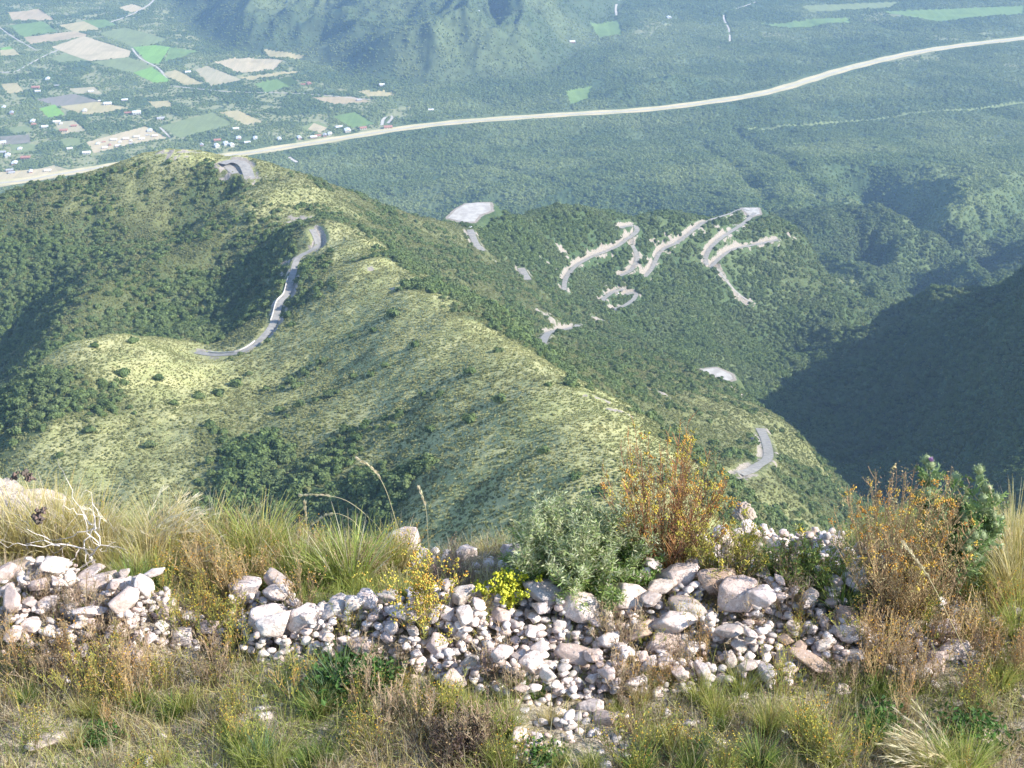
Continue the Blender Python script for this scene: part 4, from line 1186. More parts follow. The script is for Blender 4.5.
def feather(j, lean):
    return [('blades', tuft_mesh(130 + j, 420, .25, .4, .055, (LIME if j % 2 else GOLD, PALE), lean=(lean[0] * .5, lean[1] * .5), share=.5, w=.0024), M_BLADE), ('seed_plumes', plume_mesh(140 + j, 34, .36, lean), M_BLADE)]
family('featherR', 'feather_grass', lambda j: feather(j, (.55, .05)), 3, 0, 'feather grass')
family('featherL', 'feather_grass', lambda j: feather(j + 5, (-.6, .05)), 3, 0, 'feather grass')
def wd(*a, **k):
    S, L_, Fl = weed_mesh(*a, **k); return [('stems', S, M_TWIG), ('leaves', L_, M_LEAF), ('flower_heads', Fl, M_FLOW)]
OLIV = [(.29, .31, .08), (.38, .36, .10), (.22, .24, .07)]
family('yellow', 'yellow_flowered_weed', lambda j: wd(200 + j, .20, 15, YEL + ORANGE[:1], leaf=OLIV, knob=.0024, heads=1, nleaf=9), 6, 0, 'weed')
family('brown', 'dry_weed', lambda j: wd(230 + j, .17, 20, BROWN + RUST, stem=BROWN, leaf=BROWN, nleaf=8, spread=.5, knob=.0022, heads=1), 6, 0, 'weed')
family('rust', 'rusty_weed', lambda j: wd(260 + j, .22, 16, ORANGE + RUST, stem=RUST, leaf=RUST, nleaf=10, spread=.3, knob=.0024, heads=1), 5, 0, 'weed')
def herb(j):
    r_ = np.random.default_rng(300 + j); b = PB(); n_ = 420
    p = np.column_stack([r_.normal(0, .045, n_), r_.normal(0, .035, n_), r_.uniform(0, .075, n_)]); d = r_.normal(size=(n_, 3)); d[:, 2] = np.abs(d[:, 2]) * .6
    b.leaves(p, d, r_.uniform(.014, .028, n_), r_.uniform(.007, .013, n_), colv(r_, n_, [(.07, .15, .035), (.10, .20, .05), (.05, .11, .03)]), r_)
    return [('leaves', b, M_LEAF)]
family('herb', 'green_herb', herb, 4, 0, 'herb')

# ---- the large plants
def bush(seed, h, wdt, nst_, stemc, leafc, nleaf, ll, lw, tipc=None, ntip=0, knob=.005, dome=.7, upright=.6, lowc=None, twigs=3, tw=.004):
    r_ = np.random.default_rng(seed); S = PB(); Lf = PB(); Fl = PB()
    az_ = r_.uniform(0, 6.283, nst_); th = (r_.random(nst_) ** upright) * dome; L = h * (1.02 - .35 * (th / dome) ** 2) * r_.uniform(.72, 1.06, nst_) 
    base = np.column_stack([.03 * np.cos(az_), .02 * np.sin(az_), np.full(nst_, -.02)]) * (wdt / .3)
    P_ = S.curve(base, az_, th, r_.uniform(-.45, .15, nst_) * th, L, 9)
    c_ = colv(r_, nst_, stemc); S.tubes(P_, r_.uniform(.8, 1.3, nst_) * tw, c_ * .65, c_)
    pts_ = [P_[:, 5:].reshape(-1, 3)]; tips_ = [P_[:, -1]]
    for lv in range(twigs):
        for k in range(2, 10):
            m_ = nst_; q0 = P_[:, k - 1] + (P_[:, k] - P_[:, k - 1]) * r_.random((m_, 1))
            Q = S.curve(q0, r_.uniform(0, 6.283, m_), r_.uniform(.15, .9, m_), -r_.uniform(0, .4, m_), h * r_.uniform(.07, .2, m_) * (1.15 - k / 14), 4)
            S.tubes(Q, np.full(m_, tw * .5), c_ * .8, c_, .6); pts_.append(Q[:, 1:].reshape(-1, 3))
            if k > 4: tips_.append(Q[:, -1])
    A_ = np.concatenate(pts_); T_ = np.concatenate(tips_)
    p = A_[r_.integers(0, len(A_), nleaf)] + r_.normal(size=(nleaf, 3)) * .007; d = r_.normal(size=(nleaf, 3)); d[:, 2] = d[:, 2] * .6 + .5
    hi = np.clip(p[:, 2] / h, 0, 1)[:, None] + r_.uniform(-.15, .15, (nleaf, 1)); cL = colv(r_, nleaf, leafc)
    if lowc is not None: cL = np.where(hi < .45, colv(r_, nleaf, lowc), cL)
    Lf.leaves(p, d, r_.uniform(.7, 1.3, nleaf) * ll, r_.uniform(.7, 1.3, nleaf) * lw, cL, r_)
    if ntip:
        T_ = T_[T_[:, 2] > h * .42] if tipc is not None else T_
        m_ = max(8, ntip // 7); q = np.repeat(T_[r_.integers(0, len(T_), m_)], 9, 0); q = q + r_.normal(size=q.shape) * .0062
        Fl.knobs(q, r_.uniform(.6, 1.3, len(q)) * knob * .78, np.repeat(colv(r_, m_, tipc), 9, 0) * r_.uniform(.85, 1.1, (len(q), 1)))
    return S, Lf, Fl
def big_plant(name, u, v, parts, label, cat, rz=0.):
    p = nhit(u, v); r = empty(name, (p[0], p[1], ground_z(p[0], p[1]) - .01), rz)
    for nm, b, mt in parts:
        if b.n: b.make(nm, mt, r)
    return tag(r, label, cat)
ORSTEM = [(.42, .20, .08), (.34, .17, .08), (.28, .16, .09), (.22, .14, .09)]
S, L_, Fl = bush(401, .60, .30, 84, ORSTEM, [(.34, .28, .07), (.26, .20, .07), (.40, .34, .08), (.24, .15, .07)], 4200, .011, .0036, ORANGE + YEL + [(.45, .40, .06)], 1500, .0044, dome=.66, upright=.75)
big_plant('flowering_bush', 662, 573, [('stems', S, M_TWIG), ('leaves', L_, M_LEAF), ('flower_heads', Fl, M_FLOW)], 'tall bush of orange-brown stems with orange and yellow tips on the brink', 'bush')
GG = [(.38, .41, .24), (.46, .49, .31), (.30, .35, .17), (.26, .33, .13)]
S, L_, Fl = bush(402, .38, .42, 150, [(.25, .27, .16), (.3, .3, .2)], GG, 46000, .022, .005, dome=1.2, upright=.6, lowc=[(.22, .32, .08), (.30, .38, .12), (.17, .26, .07), (.38, .42, .2)], tw=.0035, twigs=4)
big_plant('grey_green_bush', 578, 588, [('stems', S, M_TWIG), ('leaves', L_, M_LEAF)], 'dense dome-shaped grey-green bush left of the orange-tipped bush', 'bush')
S, L_, Fl = bush(403, .20, .16, 30, [(.2, .2, .08)], [(.14, .25, .05), (.20, .30, .07), (.10, .18, .04)], 3600, .014, .0035, dome=.8, tw=.003)
big_plant('green_bush', 630, 590, [('stems', S, M_TWIG), ('leaves', L_, M_LEAF)], 'small bright green bush between the grey-green and the orange-tipped bush', 'bush')
BR2 = [(.34, .23, .13), (.29, .20, .12), (.42, .29, .15), (.46, .33, .17)]
S, L_, Fl = bush(404, .60, .36, 80, BR2, [(.38, .28, .15), (.32, .24, .13), (.46, .37, .18), (.36, .33, .13)], 7000, .010, .0036, ORANGE + [(.50, .42, .22), (.62, .48, .10)], 1300, .0044, dome=.62, upright=.8)
big_plant('brown_bush', 893, 618, [('stems', S, M_TWIG), ('leaves', L_, M_LEAF), ('flower_heads', Fl, M_FLOW)], 'large rusty brown dry bush with orange-yellow tips left of the thistle', 'bush')
S, L_, Fl = bush(405, .34, .2, 34, [(.26, .2, .08)], [(.30, .30, .07), (.22, .26, .06), (.38, .34, .08)], 2600, .014, .004, YEL, 420, .005, dome=.8)
big_plant('flowering_bush', 722, 585, [('stems', S, M_TWIG), ('leaves', L_, M_LEAF), ('flower_heads', Fl, M_FLOW)], 'loose yellow-green bush leaning out right of the orange-tipped bush', 'bush')
for k, (u, v, h_, lb) in enumerate([(795, 590, .22, 'low green bush with yellow dots left of the brown bush'), (818, 588, .22, 'low green bush with a bright yellow flower touching the brown bush'), (770, 585, .18, 'low olive bush on the brink above the fine rubble')]):
    S, L_, Fl = bush(410 + k, h_ * 1.1, .2, 26, [(.22, .2, .07)], LIME + GREEN, 2400, .015, .0045, YEL, 60, .006, dome=.9)
    big_plant('green_bush', u, v, [('stems', S, M_TWIG), ('leaves', L_, M_LEAF), ('flower_heads', Fl, M_FLOW)], lb, 'bush')
S, L_, Fl = bush(420, .18, .2, 46, [(.10, .07, .05), (.16, .11, .08), (.07, .05, .04)], [(.10, .07, .055), (.07, .05, .04), (.18, .13, .10)], 2600, .012, .006, dome=1.2, tw=.004)
big_plant('dead_shrub', 455, 755, [('twigs', S, M_TWIG), ('dead_leaves', L_, M_LEAF)], 'dark brown dead shrub low at the bottom edge, left of the stone spill', 'shrub')
S, L_, Fl = bush(421, .15, .22, 60, [(.32, .24, .20), (.40, .30, .26), (.24, .17, .13)], [(.36, .27, .22), (.28, .20, .15)], 2200, .008, .004, dome=1.15, tw=.003)
big_plant('dead_shrub', 450, 592, [('twigs', S, M_TWIG), ('dead_leaves', L_, M_LEAF)], 'pinkish brown twiggy dry shrub in front of the flat boulder', 'shrub')
# tall yellow-flowered plants
S, L_, Fl = weed_mesh(430, .34, 34, YEL + ORANGE[:1], leaf=OLIV, nleaf=18, spread=.32, knob=.0042, heads=5)
big_plant('yellow_flowered_weed', 424, 640, [('stems', S, M_TWIG), ('leaves', L_, M_LEAF), ('flower_heads', Fl, M_FLOW)], 'tall yellow-flowered plant rising from the rubble left of centre', 'weed')
S, L_, Fl = weed_mesh(431, .17, 22, [(.62, .60, .04), (.50, .52, .05)], leaf=LIME, nleaf=18, spread=.4, knob=.006, heads=6)
big_plant('yellow_flowered_weed', 505, 610, [('stems', S, M_TWIG), ('leaves', L_, M_LEAF), ('flower_heads', Fl, M_FLOW)], 'small bright lemon-yellow tufted plant on the rubble left of the grey-green bush', 'weed')
# thistle
def thistle():
    r_ = np.random.default_rng(440); S = PB(); Lf = PB(); Hd = PB(); Pf = PB()
    n_ = 13; az_ = r_.uniform(0, 6.283, n_); th = r_.uniform(.05, .62, n_); th = th * .9; th[:4] = (.5, .35, .1, .25); az_[:4] = (.2, .0, .3, 3.0)
    P_ = S.curve(np.column_stack([.01 * np.cos(az_), .01 * np.sin(az_), np.full(n_, -.02)]), az_, th, -r_.uniform(0, .5, n_), r_.uniform(.34, .54, n_), 10)
    c_ = colv(r_, n_, [(.26, .32, .16), (.30, .34, .2)]); S.tubes(P_, np.full(n_, .008), c_ * .8, c_, .5)
    heads = [P_[:, -1]]; axes = [P_]
    Q = S.curve(P_[:, 6], az_ + r_.uniform(-1.5, 1.5, n_), np.full(n_, .6), np.full(n_, -.4), r_.uniform(.08, .14, n_), 5); S.tubes(Q, np.full(n_, .005), c_, c_, .6); heads.append(Q[:, -1])
    # spiny leaves: a long blade with side lobes, each ending in a spine
    sp = []
    for A_, k0, k1, reps in ((P_, 1, 10, 5), (Q, 1, 5, 4)):
        for k in range(k0, k1):
            for _ in range(reps): sp.append(A_[:, k] + r_.normal(size=(len(A_), 3)) * .004)
    sp = np.concatenate(sp); m_ = len(sp); d = r_.normal(size=(m_, 3)); d[:, 2] = np.abs(d[:, 2]) * .5 + .1; d = nrmz(d)
    LL = r_.uniform(.04, .09, m_); col = colv(r_, m_, [(.20, .28, .12), (.28, .36, .19), (.14, .21, .07), (.18, .26, .09)])
    Lf.leaves(sp, d, LL, LL * .28, col, r_)
    for f_ in (.25, .45, .65, .8):
        for sgn in (-1, 1):
            sd = nrmz(np.cross(d, r_.normal(size=(m_, 3)))) * sgn
            Lf.leaves(sp + d * (LL * f_)[:, None], nrmz(d * .6 + sd), LL * .34 * (1.1 - f_ * .5), LL * .09, col * 1.1, r_)
    hp = np.concatenate(heads); nh = len(hp)
    dv, df = ICO[2]
    for p, rr__ in zip(hp, r_.uniform(.012, .019, nh)):
        V = dv * rr__ * np.array([1, 1, 1.1]) + p; Hd.add(V, df, np.tile(np.array((.27, .33, .17)) * r_.uniform(.85, 1.1), (len(V), 1)))
        n2_ = 70; dd = nrmz(r_.normal(size=(n2_, 3))); Hd.leaves(p + dd * rr__ * .9, dd + np.array([0, 0, .5]), np.full(n2_, .013), np.full(n2_, .003), colv(r_, n2_, [(.34, .40, .23), (.25, .32, .16)]), r_)
    for p in hp[[9]]:
        n2_ = 60; dd = nrmz(r_.normal(size=(n2_, 3)) * np.array([.35, .35, .1]) + np.array([0, 0, 1.])); Pf.leaves(p + np.array([0, 0, .010]) + dd * .004, dd, np.full(n2_, .020), np.full(n2_, .0028), colv(r_, n2_, [(.36, .20, .42), (.45, .30, .5)]), r_)
    return [('stems', S, M_TWIG), ('spiny_leaves', Lf, M_LEAF), ('flower_buds', Hd, M_LEAF), ('purple_florets', Pf, M_FLOW)]
big_plant('thistle', 946, 592, thistle(), 'tall silvery green thistle with round spiny buds at the right edge', 'thistle')
# dead branch with forks
def limb(b, p0, p1, r0, r1, col, r_, wob=.012, seg=8):
    t_ = np.linspace(0, 1, seg + 1)[:, None]; P_ = (p0 * (1 - t_) + p1 * t_); P_[1:-1] += r_.normal(size=(seg - 1, 3)) * wob * .4; P_ += np.sin(np.pi * t_) * r_.normal(size=3) * wob
    b.tubes(P_[None], np.array([r0 * 1.15]), np.array([col]), np.array([col]), r1 / r0); return P_
r_ = np.random.default_rng(450); b = PB(); org = nhit(98, 583); org[2] = ground_z(org[0], org[1])
def rel(u, v, dy=0.):   # a point of the branch in its own frame, kept at the root's depth
    d = ray(u, v); k = (org[1] + dy) / d[1]; return d * k - org
PC = (.54, .49, .44)
for (a, c_, r0, r1) in [((98, 583), (80, 548), .009, .006), ((80, 548), (20, 545), .006, .002), ((80, 548), (48, 575), .0055, .003), ((48, 575), (30, 592), .004, .002), ((98, 583), (100, 545), .008, .006), ((100, 545), (92, 500), .006, .002), ((100, 545), (84, 505), .005, .002),
                        ((96, 560), (60, 580), .005, .002), ((84, 548), (94, 528), .005, .003), ((94, 528), (50, 540), .004, .0015), ((50, 540), (20, 515), .003, .001), ((92, 525), (66, 478), .004, .0015), ((98, 530), (86, 490), .004, .0012), ((100, 545), (135, 557), .0045, .001), ((102, 548), (116, 542), .003, .001),
                        ((70, 542), (40, 560), .003, .001), ((85, 520), (60, 500), .003, .001), ((60, 546), (0, 542), .004, .0012)]:
    P_ = limb(b, rel(*a), rel(*c_, r_.uniform(-.05, .05)), r0, r1, PC, r_)
    for k in (4, 6, 8):
        e = P_[k] + r_.normal(size=3) * .045; limb(b, P_[k], e, r1 * .8, .0008, tuple(np.array(PC) * .8), r_, .008, 4)
dn = PB(); q = np.array([rel(u, v) for u, v in ((42, 510), (36, 519), (38, 516), (14, 477), (30, 477), (27, 474))]); 
for _ in range(10): dn.knobs(q + r_.normal(size=q.shape) * .008, r_.uniform(.006, .012, len(q)), colv(r_, len(q), [(.09, .07, .06), (.14, .10, .08)]))
br = empty('dead_branch', tuple(org)); b.make('twigs', M_TWIG, br); dn.make('seed_heads', M_TWIG, br); tag(br, 'bare bleached forked dead branch above the far left rubble', 'branch')
# arching stalks against the hillside
def stalk(path, label, r0=.0028):
    P3_ = []; p0 = nhit(*path[0])
    p0[2] = ground_z(p0[0], p0[1])
    for k, (u, v) in enumerate(path):
        d = ray(u, v); P3_.append(d * ((p0[1] + .01 * k) / d[1]) - p0)
    P3_[0] = np.zeros(3); Q = smooth(np.array(P3_)[:, [0, 2, 1]], .02)[:, [0, 2, 1]]
    b = PB(); b.tubes(Q[None], np.array([r0]), np.array([(.36, .32, .14)]), np.array([(.60, .54, .36)]), .6)
    h = PB(); r_ = np.random.default_rng(int(path[0][0])); m_ = max(4, len(Q) // 4); tail = Q[-m_:]
    for _ in range(16): h.leaves(tail + r_.normal(size=tail.shape) * .002, np.gradient(tail, axis=0) * 60 + r_.normal(size=tail.shape) * .12, np.full(m_, .02), np.full(m_, .0034), colv(r_, m_, PALE), r_)
    e = empty('grass_stalk', tuple(p0)); b.make('stem', M_BLADE, e); h.make('seed_head', M_BLADE, e); tag(e, label, 'grass stalk', 'arching seed stalks')
stalk([(386, 572), (382, 535), (366, 515), (345, 500), (322, 495), (303, 495)], 'arching stalk bowing left with a pale seed head against the dark wood')
stalk([(404, 575), (402, 545), (394, 515), (385, 488), (374, 470), (360, 460)], 'tallest arching stalk reaching up over the dark ravine wood')
stalk([(372, 575), (360, 530), (345, 516), (330, 514), (315, 522)], 'short drooping stalk under the bowing one')
stalk([(985, 690), (960, 640), (930, 580), (905, 545)], 'straw coloured stalk slanting across the brown bush', .003)
stalk([(1010, 600), (1000, 560), (996, 520), (990, 490)], 'thin stalk standing right of the thistle', .0022)
stalk([(430, 580), (428, 540), (426, 510), (420, 490)], 'rust-topped stalk left of the flat boulder', .003)
stalk([(312, 590), (308, 540), (305, 505)], 'short grey stalk left of the bowing stalk', .0025)

# ---- placed tufts and weeds: (kind, u, v of foot, height px, words)
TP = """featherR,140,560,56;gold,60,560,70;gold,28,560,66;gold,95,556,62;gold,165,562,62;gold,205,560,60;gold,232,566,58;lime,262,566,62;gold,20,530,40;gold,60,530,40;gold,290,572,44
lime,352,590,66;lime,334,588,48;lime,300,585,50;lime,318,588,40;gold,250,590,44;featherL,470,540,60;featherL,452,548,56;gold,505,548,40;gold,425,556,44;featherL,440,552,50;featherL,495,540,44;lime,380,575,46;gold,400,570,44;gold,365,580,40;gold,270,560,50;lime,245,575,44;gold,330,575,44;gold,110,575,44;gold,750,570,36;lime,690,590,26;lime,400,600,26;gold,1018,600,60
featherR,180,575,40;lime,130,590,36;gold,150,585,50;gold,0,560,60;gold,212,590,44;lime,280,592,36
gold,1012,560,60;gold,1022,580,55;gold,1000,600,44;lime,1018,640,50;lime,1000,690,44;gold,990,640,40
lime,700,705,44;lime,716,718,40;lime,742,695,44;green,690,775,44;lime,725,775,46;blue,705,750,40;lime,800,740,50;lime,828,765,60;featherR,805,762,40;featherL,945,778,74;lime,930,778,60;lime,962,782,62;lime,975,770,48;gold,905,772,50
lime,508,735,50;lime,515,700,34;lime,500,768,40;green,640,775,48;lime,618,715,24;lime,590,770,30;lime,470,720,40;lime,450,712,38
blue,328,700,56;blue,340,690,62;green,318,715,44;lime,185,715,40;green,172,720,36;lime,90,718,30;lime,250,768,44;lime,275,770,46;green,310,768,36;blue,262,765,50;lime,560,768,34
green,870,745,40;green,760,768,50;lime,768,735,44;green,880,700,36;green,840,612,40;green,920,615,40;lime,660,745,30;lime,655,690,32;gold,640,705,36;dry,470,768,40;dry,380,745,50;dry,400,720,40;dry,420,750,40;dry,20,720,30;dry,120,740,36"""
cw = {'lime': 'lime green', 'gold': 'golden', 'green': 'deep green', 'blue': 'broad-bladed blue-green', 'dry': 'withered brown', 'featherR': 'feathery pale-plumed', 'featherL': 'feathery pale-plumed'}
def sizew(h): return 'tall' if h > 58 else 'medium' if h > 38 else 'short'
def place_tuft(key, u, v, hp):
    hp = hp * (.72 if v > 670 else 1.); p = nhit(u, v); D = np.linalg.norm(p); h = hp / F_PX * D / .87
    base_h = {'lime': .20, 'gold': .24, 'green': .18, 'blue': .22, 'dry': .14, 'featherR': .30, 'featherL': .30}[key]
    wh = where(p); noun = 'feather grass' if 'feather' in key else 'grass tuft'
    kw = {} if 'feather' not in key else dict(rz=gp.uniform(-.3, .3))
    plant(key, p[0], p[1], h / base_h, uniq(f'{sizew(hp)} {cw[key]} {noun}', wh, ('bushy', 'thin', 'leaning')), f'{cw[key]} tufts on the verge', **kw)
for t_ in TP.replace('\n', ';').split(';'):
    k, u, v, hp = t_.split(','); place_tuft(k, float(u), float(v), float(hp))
for _ in range(74):
    u = gp.uniform(0, 1024); v = gp.uniform(690, 790) if gp.random() < .6 else gp.uniform(560, 600)
    if v < 600 and (510 < u < 900): continue
    place_tuft(['lime', 'gold', 'dry', 'green', 'dry'][int(gp.integers(0, 5))], u, v, gp.uniform(18, 38))
WZ = [('yellow', 0, 1024, 690, 790, 46), ('yellow', 150, 260, 600, 690, 20), ('yellow', 0, 150, 640, 720, 14), ('yellow', 330, 480, 570, 640, 8), ('brown', 0, 220, 600, 700, 34), ('brown', 220, 480, 560, 600, 16), ('brown', 360, 520, 660, 770, 18),
      ('brown', 720, 900, 560, 700, 26), ('rust', 130, 320, 560, 620, 14), ('rust', 860, 1024, 600, 720, 30), ('brown', 860, 1024, 600, 720, 14), ('yellow', 600, 800, 620, 700, 12), ('yellow', 0, 330, 540, 600, 16), ('brown', 600, 680, 640, 720, 10), ('rust', 600, 720, 640, 720, 8), ('yellow', 860, 1024, 580, 680, 14), ('rust', 0, 140, 660, 760, 10)]
ww = {'yellow': 'yellow-tipped weed', 'brown': 'dry brown weed', 'rust': 'rust-coloured weed'}
for key, u0, u1, v0, v1, n_ in WZ:
    for _ in range(max(3, int(n_ * .62))):
        p = nhit(gp.uniform(u0, u1), gp.uniform(v0, v1)); s = gp.uniform(.6, 1.25); wh = where(p)
        plant(key, p[0], p[1], s, uniq(('tall ' if s > 1 else 'low ' if s < .8 else '') + ww[key], wh, ('spreading', 'sparse', 'dense')), f'{ww[key]}s on the verge')
for u, v, s in ((345, 690, 1.3), (360, 684, 1.2), (380, 688, 1.), (330, 694, .9), (150, 590, .9), (100, 745, .8), (540, 765, .9), (940, 760, .9), (280, 600, .7), (640, 590, .8), (970, 740, 1.2), (880, 730, 1.)):
    p = nhit(u, v); plant('herb', p[0], p[1], s, uniq('leafy green herb', where(p), ('small', 'broad')), 'green herbs on the verge')
print('plants', len(USED), time.time() - T0)

# ---- what nobody could count: short grass, litter, tiny twigs over the soil
r_ = np.random.default_rng(500); b = PB(); N_ = int(150000)
x = r_.uniform(-2.5, 2.5, N_); y = r_.uniform(3.1, 5.5, N_)
dn_ = zdens(x, y); pt = fbm(x * 2.2, y * 2.2, 3)
ok = r_.random(N_) < np.where(dn_ > .2, .16, .97)
x, y, pt = x[ok], y[ok], pt[ok]; n_ = len(x)
base = np.column_stack([x, y, gx(x, y) + .004])
gsel = sstep(-.25, .35, pt + r_.normal(0, .25, n_))[:, None]
c_ = colv(r_, n_, LIME + [(.30, .34, .12)]) * gsel + colv(r_, n_, GOLD + BROWN + PALE) * (1 - gsel)
flatb = r_.random(n_) < .45
P_ = b.curve(base, r_.uniform(0, 6.283, n_), np.where(flatb, r_.uniform(1.1, 1.55, n_), np.abs(r_.normal(.3, .35, n_))), r_.uniform(0, .6, n_) * (~flatb), r_.uniform(.03, .13, n_), 3)
b.ribbons(P_, r_.uniform(.0013, .0028, n_), c_ * .9, c_, r_)
m_ = 40000; x = r_.uniform(-2.5, 2.5, m_); y = r_.uniform(3.1, 5.5, m_); ok = zdens(x, y) < .2; x, y = x[ok], y[ok]; m_ = len(x)
d = r_.normal(size=(m_, 3)); d[:, 2] = np.abs(d[:, 2]) * .5
b.leaves(np.column_stack([x, y, gx(x, y) + r_.uniform(.002, .03, m_)]), d, r_.uniform(.006, .018, m_), r_.uniform(.003, .008, m_), colv(r_, m_, BROWN + OLIV + GREEN + [(.40, .33, .24)]), r_)
gc = b.make('grass', M_BLADE); tag(gc, kind='stuff')
print('verge', time.time() - T0)
# ================================================================== small things far away: shrubs, houses, cars, poles, road wall
def land_at(u, v, dmin=420):
    return hit(u, v, dmin=dmin, dmax=7000)
def tz(x, y): return float(lookup(np.array([x]), np.array([y]), Z)[0])
SHR = [(123, 374), (159, 378), (133, 341), (199, 396), (46, 353), (22, 418), (249, 373), (237, 383), (266, 389), (174, 403), (95, 345), (296, 386), (219, 393), (279, 411), (393, 315), (498, 351), (400, 414), (544, 451), (353, 376), (352, 336), (373, 330), (300, 405), (330, 395), (385, 365), (415, 345), (440, 395), (470, 420), (150, 445), (90, 430), (60, 455), (210, 425), (345, 430), (470, 372), (500, 400), (430, 430),
       (89, 189), (78, 198), (125, 169), (100, 210), (253, 216), (279, 210), (169, 161), (201, 176), (150, 190), (215, 200), (268, 232), (240, 235), (60, 205), (190, 225), (160, 250), (120, 225), (225, 255)]
M_BARK = simple('bark', (.12, .09, .065), (.17, .13, .10), 3.)
SHM = []
for j in range(4):
    Vs, Fs = leafball(60 + j, n=560, squash=.72, leaf=.24, core=.6)
    o = mesh_np('crown', Vs, Fs, M_TREE, False, link=False); SHM.append(o.data)
b = PB(); b.tubes(np.array([[(0, 0, -.5), (.03, .02, 0), (0, .05, .3), (.06, 0, .6)]], float), np.array([.16]), np.array([(.15, .11, .08)]), np.array([(.15, .11, .08)]), .5); TRM = b.make('trunk', M_BARK, None, False).data
gs = np.random.default_rng(9)
for k, (u, v) in enumerate(SHR):
    p = land_at(u, v + 2); s = gs.uniform(2.0, 3.4) * (1.25 if k in (0, 35, 14) else 1)
    r = empty('shrub', (p[0], p[1], tz(p[0], p[1])), gs.uniform(0, 6.28)); r.scale = (s, s, s)
    for nm, me in (('crown', SHM[k % 4]), ('trunk', TRM)):
        c_ = bpy.data.objects.new(nm, me); C.objects.link(c_); c_.parent = r
    if k < 15: wh = ('round dark shrub alone on the pale knob at left' if k < 3 else 'dark shrub on the grass slope below the knob')
    elif k < 35: wh = 'dark shrub scattered over the sunlit face of the long grassy spur'
    else: wh = 'dark shrub on the olive face of the rounded hill at left'
    if k == 0: wh = 'broadest dark shrub on the pale knob at left'
    if k == 14: wh = 'large dark shrub high on the crest of the grassy spur'
    if k == 35: wh = 'largest dark shrub on the olive face of the rounded hill at left'
    tag(r, wh, 'shrub', 'shrubs standing singly on the grass slopes')

# ---- houses
M_WALLS = [simple('wall_' + n_, a, b_, .5) for n_, a, b_ in (('white', (.62, .60, .56), (.52, .50, .46)), ('brick', (.42, .26, .20), (.36, .23, .18)), ('cream', (.56, .50, .40), (.48, .42, .34)))]
M_ROOFS = [simple('roof_' + n_, a, b_, .4, .5) for n_, a, b_ in (('tin', (.72, .73, .74), (.60, .61, .62)), ('grey', (.42, .42, .42), (.34, .34, .34)), ('tile', (.42, .20, .13), (.34, .17, .12)))]
M_DARK = simple('window_glass', (.05, .06, .07), (.07, .08, .09), 1., .3)
def gable(L, W_, h, hr, oh=.5):
    wv = np.array([(-L, -W_, 0), (L, -W_, 0), (L, W_, 0), (-L, W_, 0), (-L, -W_, h), (L, -W_, h), (L, W_, h), (-L, W_, h), (-L, 0, h + hr - .08), (L, 0, h + hr - .08)], float)
    wf = [np.array([(0, 1, 5, 4), (2, 3, 7, 6), (1, 2, 6, 5), (3, 0, 4, 7), (3, 2, 1, 0)]), np.array([(4, 8, 7), (5, 6, 9)])]
    k = hr / W_; a = L + oh; c_ = W_ + oh; e = h - k * oh
    rv = []
    for dz in (0, .22): rv += [(-a, -c_, e + dz), (a, -c_, e + dz), (a, 0, h + hr + dz), (-a, 0, h + hr + dz), (a, c_, e + dz), (-a, c_, e + dz)]
    rf = [np.array([(6, 7, 8, 9), (9, 8, 10, 11), (3, 2, 1, 0), (5, 4, 2, 3), (0, 1, 7, 6), (4, 5, 11, 10), (1, 2, 8, 7), (2, 4, 10, 8), (3, 0, 6, 9), (5, 3, 9, 11)])]
    return wv, wf, np.array(rv), rf
HMS = {}
for wi in range(3):
    for ri in range(3):
        wv, wf, rv, rf = gable(1., .62, .42, .2, .08)
        w_ = mesh_np('walls', wv, wf, M_WALLS[wi], False, link=False).data; q = mesh_np('roof', rv, rf, M_ROOFS[ri], False, link=False).data
        HMS[wi, ri] = (w_, q)
def panes():
    V = []; F = []
    for (x, z, w_, h_) in ((-.6, .2, .14, .1), (.05, .14, .1, .14), (.6, .2, .14, .1)):
        for y in (-.625,):
            i_ = len(V); V += [(x - w_, y, z - h_), (x + w_, y, z - h_), (x + w_, y, z + h_), (x - w_, y, z + h_)]; F.append((i_, i_ + 1, i_ + 2, i_ + 3))
    return [mesh_np('window' if k != 1 else 'door', np.array(V[4 * k:4 * k + 4]), np.array([(0, 1, 2, 3)]), M_DARK, False, link=False).data for k in range(3)]
PN = panes()
HS = """202,147;217.5,142.5;217,148;226,145.5;239,141;247.5,145;255.5,140.4;236,130;279.6,141;299.5,139.7;313.6,139;318,137.5;330,135.5;339,129;347.6,133;363,130;388,129;359,101;382,87;309,85;303,86;325,137;232,147|row
12,115;4,109;36,90;38,93;48,81;57,87;91,92;100.6,102;108,105;125,102;85,112;128,114;137,115;161,120;57,123;61,125;45,128;64,132;34,126;33,123;74,127;150,132;2,144;2,154;8,157;70,151;31,173;12,174;10,172;87,155;188,73;20,150;26,160;15,165;48,172|vil
98,145;104,143;110,146;114,141;120,143;126,140;131,142;137,138;142,140;148,136;105,149;118,147;132,145;155,137|site
381,87;431,110.5;669,16.6;572,44;478,60|lone"""
hn = {'row': ('small pale-roofed house in the row along the highway', 'houses in a row along the highway'), 'vil': ('small pale house scattered among trees of the farm village at left', 'houses scattered through the farm village'), 'site': ('unfinished pale house on the bare earth housing site', 'houses on the bare housing site'), 'lone': ('lone white farm building in the distant woodland', 'lone far farm buildings')}
